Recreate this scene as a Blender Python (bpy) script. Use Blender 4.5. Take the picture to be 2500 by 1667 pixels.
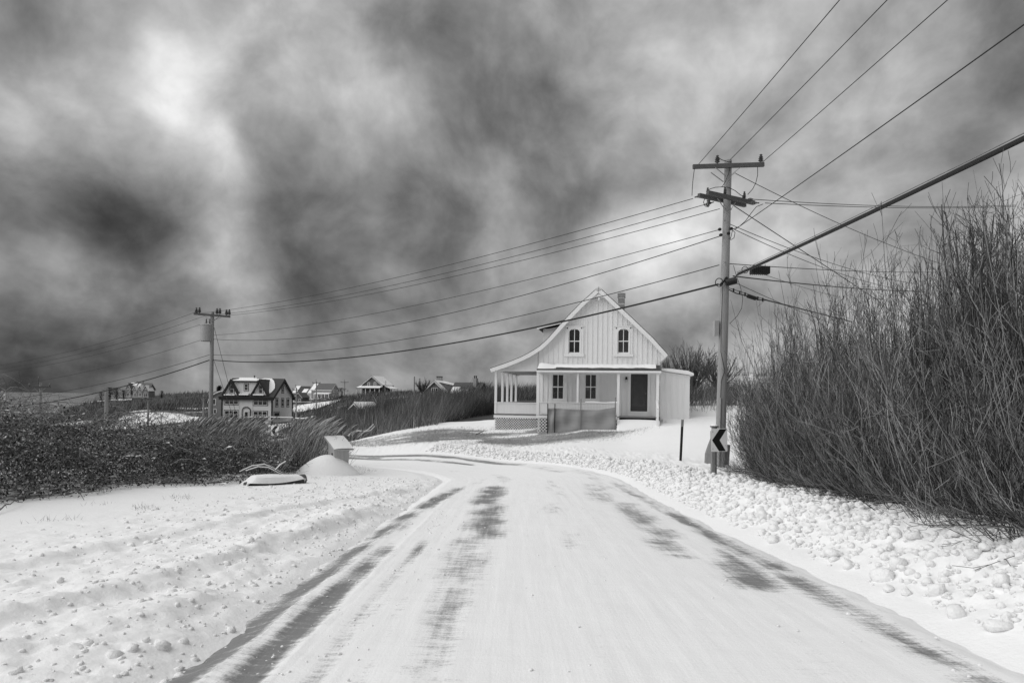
import bpy, math, random
import numpy as np
from mathutils import Vector, Matrix

for o in list(bpy.data.objects):
    bpy.data.objects.remove(o)
scene = bpy.context.scene
col = scene.collection
R = math.radians
rng = np.random.default_rng(11)

# ------------------------------------------------------------------ camera
F, YH, RHO = 1667.0, 970.5, R(0.8)          # focal length and horizon in photo pixels, roll
cd = bpy.data.cameras.new('camera')
cd.sensor_width = 36.0
cd.lens = 36.0 * F / 2500.0
cd.shift_y = (YH - 833.5) / 2500.0
cd.clip_start = 0.1
cd.clip_end = 30000
cam = bpy.data.objects.new('camera', cd)
col.objects.link(cam)
cam.matrix_world = Matrix.Rotation(R(90), 4, 'X') @ Matrix.Rotation(RHO, 4, 'Z')
scene.camera = cam

# ------------------------------------------------------------------ light
SUN_AZ, SUN_EL = -106.0, 47.0                 # degrees left of the view axis, degrees up
sd = bpy.data.lights.new('sun', 'SUN')
sd.energy = 2.3
sd.angle = R(75)
sd.color = (1, 1, 1)
sun = bpy.data.objects.new('sun', sd)
col.objects.link(sun)
sdir = Vector((math.sin(R(SUN_AZ)) * math.cos(R(SUN_EL)), math.cos(R(SUN_AZ)) * math.cos(R(SUN_EL)), math.sin(R(SUN_EL))))
sun.rotation_euler = (-sdir).to_track_quat('-Z', 'Y').to_euler()
scene.render.engine = 'CYCLES'
scene.view_settings.view_transform = 'Standard'
scene.view_settings.look = 'None'
scene.view_settings.exposure = 0.0
scene.view_settings.gamma = 1.0
scene.view_settings.use_curve_mapping = False


class NT:
    """small helper for node trees"""
    def __init__(s, tree):
        s.t = tree
        s.t.nodes.clear()

    def n(s, kind, **kw):
        nd = s.t.nodes.new(kind)
        for k, v in kw.items():
            setattr(nd, k, v)
        return nd

    def put(s, sock, v):
        if v is None:
            return
        if hasattr(v, 'default_value') or hasattr(v, 'is_linked'):
            s.t.links.new(v, sock)
        else:
            sock.default_value = v

    def m(s, op, a, b=None, c=None, clamp=False):
        nd = s.n('ShaderNodeMath', operation=op, use_clamp=clamp)
        for i, v in enumerate((a, b, c)):
            s.put(nd.inputs[i], v)
        return nd.outputs[0]

    def vm(s, op, a, b=None, scale=None):
        nd = s.n('ShaderNodeVectorMath', operation=op)
        s.put(nd.inputs[0], a)
        s.put(nd.inputs[1], b)
        if scale is not None:
            s.put(nd.inputs['Scale'], scale)
        return nd.outputs['Value'] if op in ('DOT_PRODUCT', 'LENGTH') else nd.outputs[0]

    def noise(s, vec, scale, detail=4, rough=0.5, dist=0.0):
        nd = s.n('ShaderNodeTexNoise')
        s.put(nd.inputs['Vector'], vec)
        s.put(nd.inputs['Scale'], scale)
        nd.inputs['Detail'].default_value = detail
        nd.inputs['Roughness'].default_value = rough
        nd.inputs['Distortion'].default_value = dist
        return nd.outputs['Fac']

    def ramp(s, fac, lo, hi, a=0.0, b=1.0):
        nd = s.n('ShaderNodeMapRange', interpolation_type='SMOOTHSTEP')
        s.put(nd.inputs[0], fac)
        for i, v in enumerate((lo, hi, a, b)):
            s.put(nd.inputs[1 + i], v)
        return nd.outputs[0]

    def mix(s, f, a, b):
        nd = s.n('ShaderNodeMix', data_type='FLOAT')
        s.put(nd.inputs[0], f)
        s.put(nd.inputs[2], a)
        s.put(nd.inputs[3], b)
        return nd.outputs[0]

    def grey(s, v):
        nd = s.n('ShaderNodeCombineColor')
        for i in range(3):
            s.put(nd.inputs[i], v)
        return nd.outputs[0]


# ------------------------------------------------------------------ sky
world = bpy.data.worlds.new('World')
scene.world = world
world.use_nodes = True
w = NT(world.node_tree)
geo = w.n('ShaderNodeTexCoord').outputs['Generated']
D = w.vm('NORMALIZE', geo)
sep = w.n('ShaderNodeSeparateXYZ')
w.put(sep.inputs[0], D)
dz = w.m('ABSOLUTE', sep.outputs[2])
den = w.m('ADD', dz, 0.22)
comb = w.n('ShaderNodeCombineXYZ')
w.put(comb.inputs[0], w.m('DIVIDE', sep.outputs[0], den))
w.put(comb.inputs[1], w.m('DIVIDE', sep.outputs[1], den))
P = comb.outputs[0]
# wind-drawn cloud sheet: coordinates turned along the wind, drawn out, and bent
mp = w.n('ShaderNodeMapping')
w.put(mp.inputs[0], P)
mp.inputs['Rotation'].default_value = (0, 0, R(-28))
mp.inputs['Scale'].default_value = (1.0, 0.7, 1.0)
bend = w.n('ShaderNodeTexNoise')
w.put(bend.inputs['Vector'], w.vm('SCALE', D, scale=1.0))
bend.inputs['Scale'].default_value = 3.2
bend.inputs['Detail'].default_value = 3
bv = w.vm('SUBTRACT', bend.outputs['Color'], (0.5, 0.5, 0.5))
Q = w.vm('ADD', mp.outputs[0], w.vm('SCALE', bv, scale=0.9))
D2 = w.vm('NORMALIZE', w.vm('ADD', D, w.vm('SCALE', bv, scale=0.22)))       # the masses get torn edges from the same turbulence
fine = w.noise(Q, 1.5, 5, 0.52)
puff = w.noise(w.vm('ADD', D, w.vm('SCALE', bv, scale=0.12)), 8.0, 6, 0.55)
SKYDIR = lambda X, Y: Vector(((X * 2500 / 2352 - 1250) / F, 1.0, (YH - Y * 2500 / 2352) / F)).normalized()
# broad light and dark cloud masses: (x, y in the 2352 px wide view, spread in those px, amount)
MASSES = [(460, 70, 50, .10), (430, 140, 42, .11), (395, 215, 38, .12), (430, 275, 34, .12), (490, 330, 34, .12), (520, 410, 40, .12), (330, 70, 70, .12), (240, 90, 100, .14), (560, 150, 100, .10), (470, 500, 60, .06), (60, 190, 90, .10), (110, 290, 80, .10), (560, 380, 60, .12),
          (0, 0, 130, -.14), (180, 20, 60, -.10), (235, 470, 100, -.20), (300, 560, 90, -.14), (30, 380, 100, -.08), (110, 660, 90, .13), (240, 690, 80, .08), (50, 800, 90, -.16), (300, 870, 150, -.14), (30, 900, 150, -.16),
          (630, 430, 80, -.20), (720, 560, 90, -.15), (620, 360, 50, -.08), (560, 590, 70, .12), (800, 120, 110, .06), (1060, 190, 160, -.11), (1090, 330, 80, -.07), (880, 610, 110, -.12), (1030, 540, 90, -.06), (460, 650, 90, .08),
          (1440, 595, 60, .14), (1540, 545, 60, .15), (1310, 640, 70, .12), (1390, 560, 50, .08), (1600, 500, 70, .08), (1270, 410, 130, -.06), (980, 400, 90, .08), (900, 740, 120, -.05), (680, 780, 140, -.05),
          (1950, 420, 300, .09), (2250, 560, 160, .05), (2352, 0, 180, -.18), (1640, 120, 160, .04), (1740, 740, 70, -.10), (1130, 740, 60, -.05)]
acc = None
for X, Y, wd, amt in MASSES:
    d0 = SKYDIR(X, Y)
    k = 1.0 / (wd / 1568.0) ** 2
    e = w.m('MULTIPLY', w.m('EXPONENT', w.m('MULTIPLY', w.m('SUBTRACT', w.vm('DOT_PRODUCT', D2, tuple(d0)), 1.0), k)), amt)
    acc = e if acc is None else w.m('ADD', acc, e)
c = w.m('ADD', w.m('MULTIPLY', w.m('SUBTRACT', fine, 0.5), 0.42), w.m('MULTIPLY', w.m('SUBTRACT', puff, 0.5), 0.74))
c = w.m('ADD', w.m('ADD', c, acc), 0.635)
c = w.m('MAXIMUM', w.m('MINIMUM', c, 1.0), 0.2)
lum = w.m('POWER', c, 2.25)                       # display-like value to linear light
sky = w.n('ShaderNodeTexSky', sky_type='NISHITA')
sky.sun_disc = False
sky.sun_elevation = R(SUN_EL)
sky.sun_rotation = R(SUN_AZ)
sky.air_density = 1.0
sky.dust_density = 3.0
bw = w.n('ShaderNodeRGBToBW')
w.put(bw.inputs[0], sky.outputs[0])
thin = w.m('MULTIPLY', bw.outputs[0], 0.05)        # what little clear sky comes through
lum10 = w.m('ADD', w.m('MULTIPLY', lum, 9.0), thin)
bg = w.n('ShaderNodeBackground')
w.put(bg.inputs[0], w.grey(lum10))
bg.inputs[1].default_value = 0.1
world.cycles.sampling_method = 'MANUAL'
world.cycles.sample_map_resolution = 256
wo = w.n('ShaderNodeOutputWorld')
w.t.links.new(bg.outputs[0], wo.inputs[0])


# ------------------------------------------------------------------ pixels to places
def ray(px, py):
    u, v = (px - 1250) / F, (YH - py) / F
    return u * math.cos(RHO) - v * math.sin(RHO), u * math.sin(RHO) + v * math.cos(RHO)


def W(px, py, d):
    a, b = ray(px, py)
    return Vector((a * d, d, b * d))


def G(px, py):
    """point on the gently falling ground near the road under a pixel"""
    a, b = ray(px, py)
    d = 1.43 / (-b - 0.0457)
    return (a * d, d)


class Frame:
    """a building's own axes: u along its front, v into its depth, z up"""
    def __init__(s, px, py, d, rot):
        s.o = W(px, py, d)
        s.th = R(rot)
        s.c, s.s = math.cos(s.th), math.sin(s.th)

    def uz(s, px, py, v=0.0):
        a, b = ray(px, py)
        u = (a * (s.o.y + v * s.c) - s.o.x + v * s.s) / (s.c - a * s.s)
        Y = s.o.y + u * s.s + v * s.c
        return u, b * Y - s.o.z

    def vz(s, px, py, u):
        a, b = ray(px, py)
        v = (a * (s.o.y + u * s.s) - s.o.x - u * s.c) / (-s.s - a * s.c)
        Y = s.o.y + u * s.s + v * s.c
        return v, b * Y - s.o.z


# ------------------------------------------------------------------ objects
def tag(o, label=None, cat=None, group=None, kind=None):
    if label: o['label'] = label
    if cat: o['category'] = cat
    if group: o['group'] = group
    if kind: o['kind'] = kind
    return o


def empty(name, loc, rz=0.0):
    o = bpy.data.objects.new(name, None)
    col.objects.link(o)
    o.location = loc
    o.rotation_euler = (0, 0, rz)
    o.empty_display_size = 0.2
    return o


def link(name, me, mat=None, parent=None):
    o = bpy.data.objects.new(name, me)
    if mat and not me.materials:
        me.materials.append(mat)
    col.objects.link(o)
    o.parent = parent
    return o


def mesh_np(name, V, Fc, mat, parent=None, smooth=False, attrs=None, uv=None):
    V = np.asarray(V, dtype=np.float32).reshape(-1, 3)
    Fc = np.asarray(Fc, dtype=np.int32)
    k = Fc.shape[1]
    me = bpy.data.meshes.new(name)
    me.vertices.add(len(V))
    me.vertices.foreach_set('co', V.ravel())
    me.loops.add(Fc.size)
    me.loops.foreach_set('vertex_index', Fc.ravel())
    me.polygons.add(len(Fc))
    me.polygons.foreach_set('loop_start', np.arange(0, Fc.size, k, dtype=np.int32))
    if smooth:
        me.polygons.foreach_set('use_smooth', np.ones(len(Fc), dtype=bool))
    me.update(calc_edges=True)
    for nm, a in (attrs or {}).items():
        at = me.attributes.new(nm, 'FLOAT', 'POINT')
        at.data.foreach_set('value', np.asarray(a, dtype=np.float32).ravel())
    if uv is not None:
        ul = me.uv_layers.new(name='UVMap')
        ul.data.foreach_set('uv', np.asarray(uv, dtype=np.float32)[Fc.ravel()].ravel())
    return link(name, me, mat, parent)


class MB:
    def __init__(s):
        s.v, s.f = [], []

    def add(s, vs, fs):
        b = len(s.v)
        s.v += [tuple(p) for p in vs]
        s.f += [tuple(b + i for i in f) for f in fs]
        return s

    def box(s, x0, x1, y0, y1, z0, z1):
        x0, x1 = min(x0, x1), max(x0, x1)
        y0, y1 = min(y0, y1), max(y0, y1)
        z0, z1 = min(z0, z1), max(z0, z1)
        return s.add([(x0, y0, z0), (x1, y0, z0), (x1, y1, z0), (x0, y1, z0), (x0, y0, z1), (x1, y0, z1), (x1, y1, z1), (x0, y1, z1)],
                     [(0, 3, 2, 1), (4, 5, 6, 7), (0, 1, 5, 4), (1, 2, 6, 5), (2, 3, 7, 6), (3, 0, 4, 7)])

    def beam(s, p0, p1, wd, ht, up=(0, 0, 1)):
        p0, p1 = Vector(p0), Vector(p1)
        t = (p1 - p0).normalized()
        a = t.cross(Vector(up))
        if a.length < 1e-4:
            a = t.cross(Vector((0, 1, 0)))
        a.normalize()
        b = a.cross(t)
        a, b = a * wd / 2, b * ht / 2
        return s.add([p0 - a - b, p0 + a - b, p0 + a + b, p0 - a + b, p1 - a - b, p1 + a - b, p1 + a + b, p1 - a + b],
                     [(0, 3, 2, 1), (4, 5, 6, 7), (0, 1, 5, 4), (1, 2, 6, 5), (2, 3, 7, 6), (3, 0, 4, 7)])

    def prism(s, poly, y0, y1):
        """polygon in the u-z plane, pushed through from y0 to y1"""
        n = len(poly)
        vs = [(p[0], y0, p[1]) for p in poly] + [(p[0], y1, p[1]) for p in poly]
        fs = [tuple(range(n)), tuple(reversed(range(n, 2 * n)))]
        fs += [(i, n + i, n + (i + 1) % n, (i + 1) % n) for i in range(n)]
        return s.add(vs, fs)

    def prism_x(s, poly, x0, x1):
        """polygon in the v-z plane, pushed through from x0 to x1"""
        n = len(poly)
        vs = [(x0, p[0], p[1]) for p in poly] + [(x1, p[0], p[1]) for p in poly]
        fs = [tuple(range(n)), tuple(reversed(range(n, 2 * n)))]
        fs += [(i, n + i, n + (i + 1) % n, (i + 1) % n) for i in range(n)]
        return s.add(vs, fs)

    def ribbon(s, A, B, y0, y1):
        """strip between two polylines in the u-z plane, with thickness"""
        n = len(A)
        vs = [(p[0], y0, p[1]) for p in A] + [(p[0], y0, p[1]) for p in B] + [(p[0], y1, p[1]) for p in A] + [(p[0], y1, p[1]) for p in B]
        fs = []
        for i in range(n - 1):
            fs += [(i, i + 1, n + i + 1, n + i), (2 * n + i, 3 * n + i, 3 * n + i + 1, 2 * n + i + 1),
                   (i, 2 * n + i, 2 * n + i + 1, i + 1), (n + i, n + i + 1, 3 * n + i + 1, 3 * n + i)]
        fs += [(0, n, 3 * n, 2 * n), (n - 1, 3 * n - 1, 4 * n - 1, 2 * n - 1)]
        return s.add(vs, fs)

    def tube(s, pts, r, n=6, cap=True):
        pts = [Vector(p) for p in pts]
        rs = r if hasattr(r, '__len__') else [r] * len(pts)
        b = len(s.v)
        ref = None
        for i, p in enumerate(pts):
            t = (pts[min(i + 1, len(pts) - 1)] - pts[max(i - 1, 0)])
            t = t.normalized() if t.length > 1e-9 else Vector((0, 0, 1))
            if ref is None:
                ref = t.cross(Vector((0.31, 0.83, 0.46)))
                if ref.length < 1e-3: ref = t.cross(Vector((1, 0, 0)))
            a = (ref - t * ref.dot(t)).normalized()
            ref = a
            c2 = t.cross(a)
            for k in range(n):
                q = 2 * math.pi * k / n
                s.v.append(tuple(p + (a * math.cos(q) + c2 * math.sin(q)) * rs[i]))
        for i in range(len(pts) - 1):
            for k in range(n):
                s.f.append((b + i * n + k, b + i * n + (k + 1) % n, b + (i + 1) * n + (k + 1) % n, b + (i + 1) * n + k))
        if cap:
            s.f.append(tuple(b + k for k in reversed(range(n))))
            s.f.append(tuple(b + (len(pts) - 1) * n + k for k in range(n)))
        return s

    def lathe(s, prof, c=(0, 0, 0), axis=(0, 0, 1), n=10):
        c, ax = Vector(c), Vector(axis).normalized()
        return s.tube([c + ax * z for _, z in prof], [max(r_, 1e-4) for r_, _ in prof], n)

    def build(s, name, mat, parent=None, smooth=False):
        me = bpy.data.meshes.new(name)
        me.from_pydata(s.v, [], s.f)
        if smooth:
            me.polygons.foreach_set('use_smooth', [True] * len(me.polygons))
            try:
                me.set_sharp_from_angle(angle=R(40))
            except Exception:
                pass
        return link(name, me, mat, parent)


def B(name, mat, parent, *args):
    """one box as one part"""
    return MB().box(*args).build(name, mat, parent)


def tubes(Pn, Rn, sides=3):
    """many thin tapered stems at once: Pn (N,K,3), Rn (N,K)"""
    N, K = Pn.shape[:2]
    T = np.gradient(Pn, axis=1)
    T /= np.linalg.norm(T, axis=2, keepdims=True) + 1e-9
    ref = rng.normal(size=(N, 1, 3))
    a = np.cross(T, ref)
    a /= np.linalg.norm(a, axis=2, keepdims=True) + 1e-9
    b = np.cross(T, a)
    q = 2 * np.pi * np.arange(sides) / sides
    V = Pn[:, :, None, :] + Rn[:, :, None, None] * (a[:, :, None, :] * np.cos(q)[None, None, :, None] + b[:, :, None, :] * np.sin(q)[None, None, :, None])
    idx = np.arange(N * K * sides).reshape(N, K, sides)
    nx = np.roll(idx, -1, axis=2)
    Fc = np.stack([idx[:, :-1], nx[:, :-1], nx[:, 1:], idx[:, 1:]], axis=-1).reshape(-1, 4)
    return V.reshape(-1, 3), Fc


def spikes(base, tip, rad):
    """many three-sided stalks: base (N,3), tip (N,3), rad (N,)"""
    N = len(base)
    a = rng.uniform(0, 6.283, N)
    V = np.zeros((N, 4, 3))
    for k in range(3):
        V[:, k] = base + np.stack([np.cos(a + k * 2.094), np.sin(a + k * 2.094), np.zeros(N)], 1) * rad[:, None]
    V[:, 3] = tip
    i = np.arange(N)[:, None] * 4
    Fc = np.stack([np.concatenate([i, i + 1, i + 3], 1), np.concatenate([i + 1, i + 2, i + 3], 1), np.concatenate([i + 2, i, i + 3], 1)], 1).reshape(-1, 3)
    return V.reshape(-1, 3), Fc


# ------------------------------------------------------------------ noise in numpy
def _hash(ix, iy, seed):
    h = (ix.astype(np.int64) * 374761393 + iy.astype(np.int64) * 668265263 + seed * 1442695041) & 0xffffffff
    h = ((h ^ (h >> 13)) * 1274126177) & 0xffffffff
    return ((h ^ (h >> 16)) & 0xffff) / 65535.0


def vnoise(x, y, seed=0):
    ix, iy = np.floor(x), np.floor(y)
    fx, fy = x - ix, y - iy
    fx, fy = fx * fx * (3 - 2 * fx), fy * fy * (3 - 2 * fy)
    a, b = _hash(ix, iy, seed), _hash(ix + 1, iy, seed)
    c_, d_ = _hash(ix, iy + 1, seed), _hash(ix + 1, iy + 1, seed)
    return (a * (1 - fx) + b * fx) * (1 - fy) + (c_ * (1 - fx) + d_ * fx) * fy


def fbm(x, y, seed=0, octv=4):
    s_, a, t = 0, 0.5, 0
    for k in range(octv):
        s_ = s_ + a * vnoise(x * 2 ** k + 17.3 * k, y * 2 ** k - 9.1 * k, seed + k)
        t += a
        a *= 0.5
    return s_ / t


def sst(a, b, x):
    t = np.clip((x - a) / (b - a), 0, 1)
    return t * t * (3 - 2 * t)


# ------------------------------------------------------------------ materials
MATS = {}


def mat(name, v, rough=0.7, var=0.12, scale=6.0, bump=0.0, bscale=40.0, spec=0.3, tone=False, stretch=None, metal=0.0, speck=0.0):
    if name in MATS:
        return MATS[name]
    m_ = bpy.data.materials.new(name)
    m_.use_nodes = True
    t = NT(m_.node_tree)
    b = t.n('ShaderNodeBsdfPrincipled')
    o = t.n('ShaderNodeOutputMaterial')
    t.t.links.new(b.outputs[0], o.inputs[0])
    vec = t.n('ShaderNodeTexCoord').outputs['Object']
    if stretch:
        mp_ = t.n('ShaderNodeMapping')
        t.put(mp_.inputs[0], vec)
        mp_.inputs['Scale'].default_value = stretch
        vec = mp_.outputs[0]
    nz = t.noise(vec, scale, 5, 0.6)
    val = t.m('MULTIPLY', t.m('ADD', t.m('MULTIPLY', t.m('SUBTRACT', nz, 0.5), var * 4), 1.0), v)
    if speck:
        sp = t.ramp(t.noise(vec, scale * 7, 3, 0.6), 0.58, 0.7, 1.0, 1.0 - speck)
        val = t.m('MULTIPLY', val, sp)
    if tone:
        at = t.n('ShaderNodeAttribute', attribute_name='tone')
        val = t.m('MULTIPLY', val, at.outputs['Fac'])
    val = t.m('MINIMUM', t.m('MAXIMUM', val, 0.004), 0.92)
    t.put(b.inputs['Base Color'], t.grey(val))
    b.inputs['Roughness'].default_value = rough
    b.inputs['Metallic'].default_value = metal
    b.inputs['Specular IOR Level'].default_value = spec
    if bump:
        bp = t.n('ShaderNodeBump')
        bp.inputs['Strength'].default_value = 1.0
        bp.inputs['Distance'].default_value = bump
        t.put(bp.inputs['Height'], t.noise(vec, bscale, 4, 0.6))
        t.put(b.inputs['Normal'], bp.outputs[0])
    MATS[name] = m_
    return m_


WHITE = mat('white_paint', 0.82, 0.55, 0.03, 3.0, 0.0, 30, 0.3)
SNOW = mat('snow', 0.86, 0.75, 0.015, 2.0, 0.012, 14, 0.2)
CLOD = mat('clod_snow', 0.85, 0.8, 0.02, 5.0, 0.016, 38, 0.2)
WOOD = mat('weathered_pole_wood', 0.30, 0.8, 0.16, 7.0, 0.004, 60, 0.2, stretch=(5, 5, 0.35), speck=0.35)
GREYWOOD = mat('weathered_grey_wood', 0.22, 0.8, 0.2, 8.0, 0.003, 60, 0.2, stretch=(6, 6, 0.6))
DARKWOOD = mat('dark_arm_wood', 0.10, 0.8, 0.2, 9.0, 0.002, 70, 0.2)
BLACK = mat('black_rubber', 0.018, 0.5, 0.1, 8.0)
WIRE = mat('dull_wire', 0.025, 0.55, 0.1, 3.0)
CABLE = mat('black_cable', 0.015, 0.45, 0.1, 3.0)
STEEL = mat('galvanised_steel', 0.28, 0.45, 0.12, 9.0, metal=0.4)
PORC = mat('grey_porcelain', 0.07, 0.25, 0.1, 9.0, spec=0.6)
TRANS = mat('transformer_paint', 0.36, 0.5, 0.08, 6.0)
BLACKPAINT = mat('black_trim_paint', 0.022, 0.55, 0.1, 5.0)
SHINGLE = mat('dark_roof_shingle', 0.07, 0.85, 0.15, 8.0, 0.006, 25)
GLASSY = mat('dark_window_glass', 0.03, 0.08, 0.2, 2.0, spec=0.5)
# ------------------------------------------------------------------ terrain
CP = []
for y in (-14, -6, 2, 8, 14, 20):
    for x in (-15, -6, 1, 7, 13):
        CP.append((x, y, -(1.43 + 0.0457 * y) + (0.25 if x > 10 else 0)))
CP += [(-15, 26, -2.72), (-6, 26, -2.6), (1, 26, -2.5), (5, 26, -2.2), (9, 26, -1.75),
       (-14, 31, -2.9), (-6, 31, -2.68), (0, 31, -2.5), (5, 31, -2.15), (10, 31, -1.5)]


def cp(px, py, d, dz=0.0):
    p = W(px, py, d)
    CP.append((p.x, p.y, p.z + dz))


for a in [(640, 1112, 33), (830, 1087, 36), (1000, 1057, 38), (1100, 1046, 38.5), (1210, 1053, 37.5), (1340, 1050, 36.5), (1450, 1036, 36), (1600, 1031, 35.5), (1690, 1024, 36),
          (560, 1090, 47), (515, 1092, 47.6), (300, 1090, 50), (100, 1100, 50), (-300, 1100, 50),
          (760, 1105, 48), (830, 1072, 52), (900, 1055, 55), (1000, 1030, 60), (1100, 1000, 62), (1190, 982, 70), (1300, 975, 75), (1500, 975, 75), (1700, 965, 80),
          (700, 1060, 75), (600, 1062, 95), (800, 1018, 90), (880, 1012, 110), (1000, 985, 110), (1100, 968, 110), (1200, 968, 130),
          (520, 1036, 132), (620, 1036, 130), (700, 1030, 132), (760, 1010, 170), (780, 992, 210), (770, 984, 250), (700, 984, 300), (850, 972, 180), (880, 968, 235), (912, 969, 280), (1000, 964, 220), (1060, 962, 200),
          (760, 973, 380), (820, 972, 400), (700, 975, 390),
          (380, 1042, 140), (360, 1020, 165), (340, 1003, 195), (470, 1015, 190), (450, 1000, 235), (330, 1005, 230), (400, 985, 280), (340, 980, 330), (285, 975, 340), (450, 968, 340), (540, 965, 340), (590, 965, 350),
          (200, 1050, 150), (230, 1012, 230), (180, 996, 290), (200, 985, 330), (100, 1040, 180), (60, 1030, 240), (100, 1040, 300), (0, 1040, 150), (-200, 1040, 150), (-300, 1010, 300),
          (-300, 1080, 600), (0, 1060, 500), (150, 1020, 430), (300, 985, 450), (500, 972, 480), (700, 972, 500), (900, 972, 500), (1100, 970, 450), (1400, 968, 300), (1800, 960, 300), (2300, 960, 200),
          (2600, 960, 60), (2300, 945, 80), (1900, 960, 60), (1750, 985, 45)]:
    cp(*a)
for az in range(-70, 80, 12):
    q = R(az)
    CP.append((800 * math.sin(q), 800 * math.cos(q), -40.0))
    CP.append((1500 * math.sin(q), 1500 * math.cos(q), -50.0))
for q in (110, 140, 180, 220, 250):
    for rr, zz in ((40, -0.5), (200, 0.0), (900, -5.0)):
        CP.append((rr * math.sin(R(q)), rr * math.cos(R(q)), zz))
CP = np.array(CP)
OFFY = 16.0


def _lp(x, y):
    return np.arctan2(x, y + OFFY) * 2.6, np.log(np.hypot(x, y + OFFY) + 6.0)


def _ker(ax, ay, bx, by):
    r2 = (ax[:, None] - bx[None]) ** 2 + (ay[:, None] - by[None]) ** 2 + 1e-9
    return 0.5 * r2 * np.log(r2)


_cx, _cy = _lp(CP[:, 0], CP[:, 1])
_K = _ker(_cx, _cy, _cx, _cy) + np.eye(len(CP)) * 0.004
_Pm = np.stack([np.ones(len(CP)), _cx, _cy], 1)
_A = np.block([[_K, _Pm], [_Pm.T, np.zeros((3, 3))]])
_scale = 1.0
_w = np.linalg.solve(_A, np.concatenate([CP[:, 2], np.zeros(3)]))


def Hbase(x, y):
    sh = np.shape(x)
    x, y = np.ravel(np.asarray(x, float)), np.ravel(np.asarray(y, float))
    out = np.zeros(len(x))
    for i in range(0, len(x), 20000):
        lx, ly = _lp(x[i:i + 20000], y[i:i + 20000])
        out[i:i + 20000] = _ker(lx, ly, _cx, _cy) @ _w[:-3] + _w[-3] + _w[-2] * lx + _w[-1] * ly
    return out.reshape(sh)


# the road: straight away from the camera, then a bend to the left
RX, RY, RR, HWID = 0.77, 19.5, 9.0, 2.7
CX0 = RX - RR


def road_st(x, y):
    """s along the road, t across it (right and outside positive)"""
    x, y = np.asarray(x, float), np.asarray(y, float)
    r = np.hypot(x - CX0, y - RY)
    ang = np.arctan2(y - RY, x - CX0)
    s1, t1 = y, x - RX
    s2, t2 = RY + RR * np.clip(ang, 0, math.pi / 2), r - RR
    s3, t3 = RY + RR * math.pi / 2 + (CX0 - x), y - (RY + RR)
    s_ = np.where(y < RY, s1, np.where(x > CX0, s2, s3))
    t_ = np.where(y < RY, np.where(x > CX0, t1, np.maximum(t1, t3)), np.where(x > CX0, t2, t3))
    return s_, t_


def road_xy(s_, t_):
    s_, t_ = np.asarray(s_, float), np.asarray(t_, float)
    L2 = RY + RR * math.pi / 2
    ang = np.clip((s_ - RY) / RR, 0, math.pi / 2)
    x = np.where(s_ < RY, RX + t_, np.where(s_ < L2, CX0 + (RR + t_) * np.cos(ang), CX0 - (s_ - L2)))
    y = np.where(s_ < RY, s_, np.where(s_ < L2, RY + (RR + t_) * np.sin(ang), RY + RR + t_))
    return x, y


def seg_dist(x, y, pts):
    """signed distance to a polyline (positive on its right as it runs away) and how far along it"""
    best = np.full(np.shape(x), 1e9)
    sgn = np.zeros(np.shape(x))
    for (ax, ay), (bx, by) in zip(pts[:-1], pts[1:]):
        dx, dy = bx - ax, by - ay
        L = dx * dx + dy * dy
        q = np.clip(((x - ax) * dx + (y - ay) * dy) / L, 0, 1)
        ex, ey = x - ax - q * dx, y - ay - q * dy
        dd = np.hypot(ex, ey)
        cr = dx * ey - dy * ex
        m_ = dd < best
        best = np.where(m_, dd, best)
        sgn = np.where(m_, np.where(cr > 0, -1, 1), sgn)
    return best * sgn


RIDGES = [([G(*p) for p in [(-160, 1590), (120, 1510), (330, 1455), (520, 1390), (660, 1340), (820, 1283), (930, 1240)]], 0.10, 0.17),
          ([G(*p) for p in [(-250, 1440), (60, 1395), (250, 1350), (430, 1312), (640, 1262), (860, 1218), (1010, 1190)]], 0.06, 0.15),
          ([G(*p) for p in [(250, 1700), (420, 1600), (600, 1500), (700, 1440)]], 0.07, 0.14),
          ([G(*p) for p in [(-200, 1660), (100, 1590), (330, 1540), (480, 1490)]], 0.05, 0.16)]
HEDGE_F = np.array([(-2, 3.9), (5, 4.75), (8, 5.15), (12, 5.7), (16, 6.1), (20, 6.9), (24, 8.2), (32, 11)])


def hedge_x(y):
    return np.interp(y, HEDGE_F[:, 0], HEDGE_F[:, 1])


def lumps(x, y):
    """snow-covered boulder by the newspaper box, and the drift over the log"""
    z = np.zeros(np.shape(x))
    return z


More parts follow.
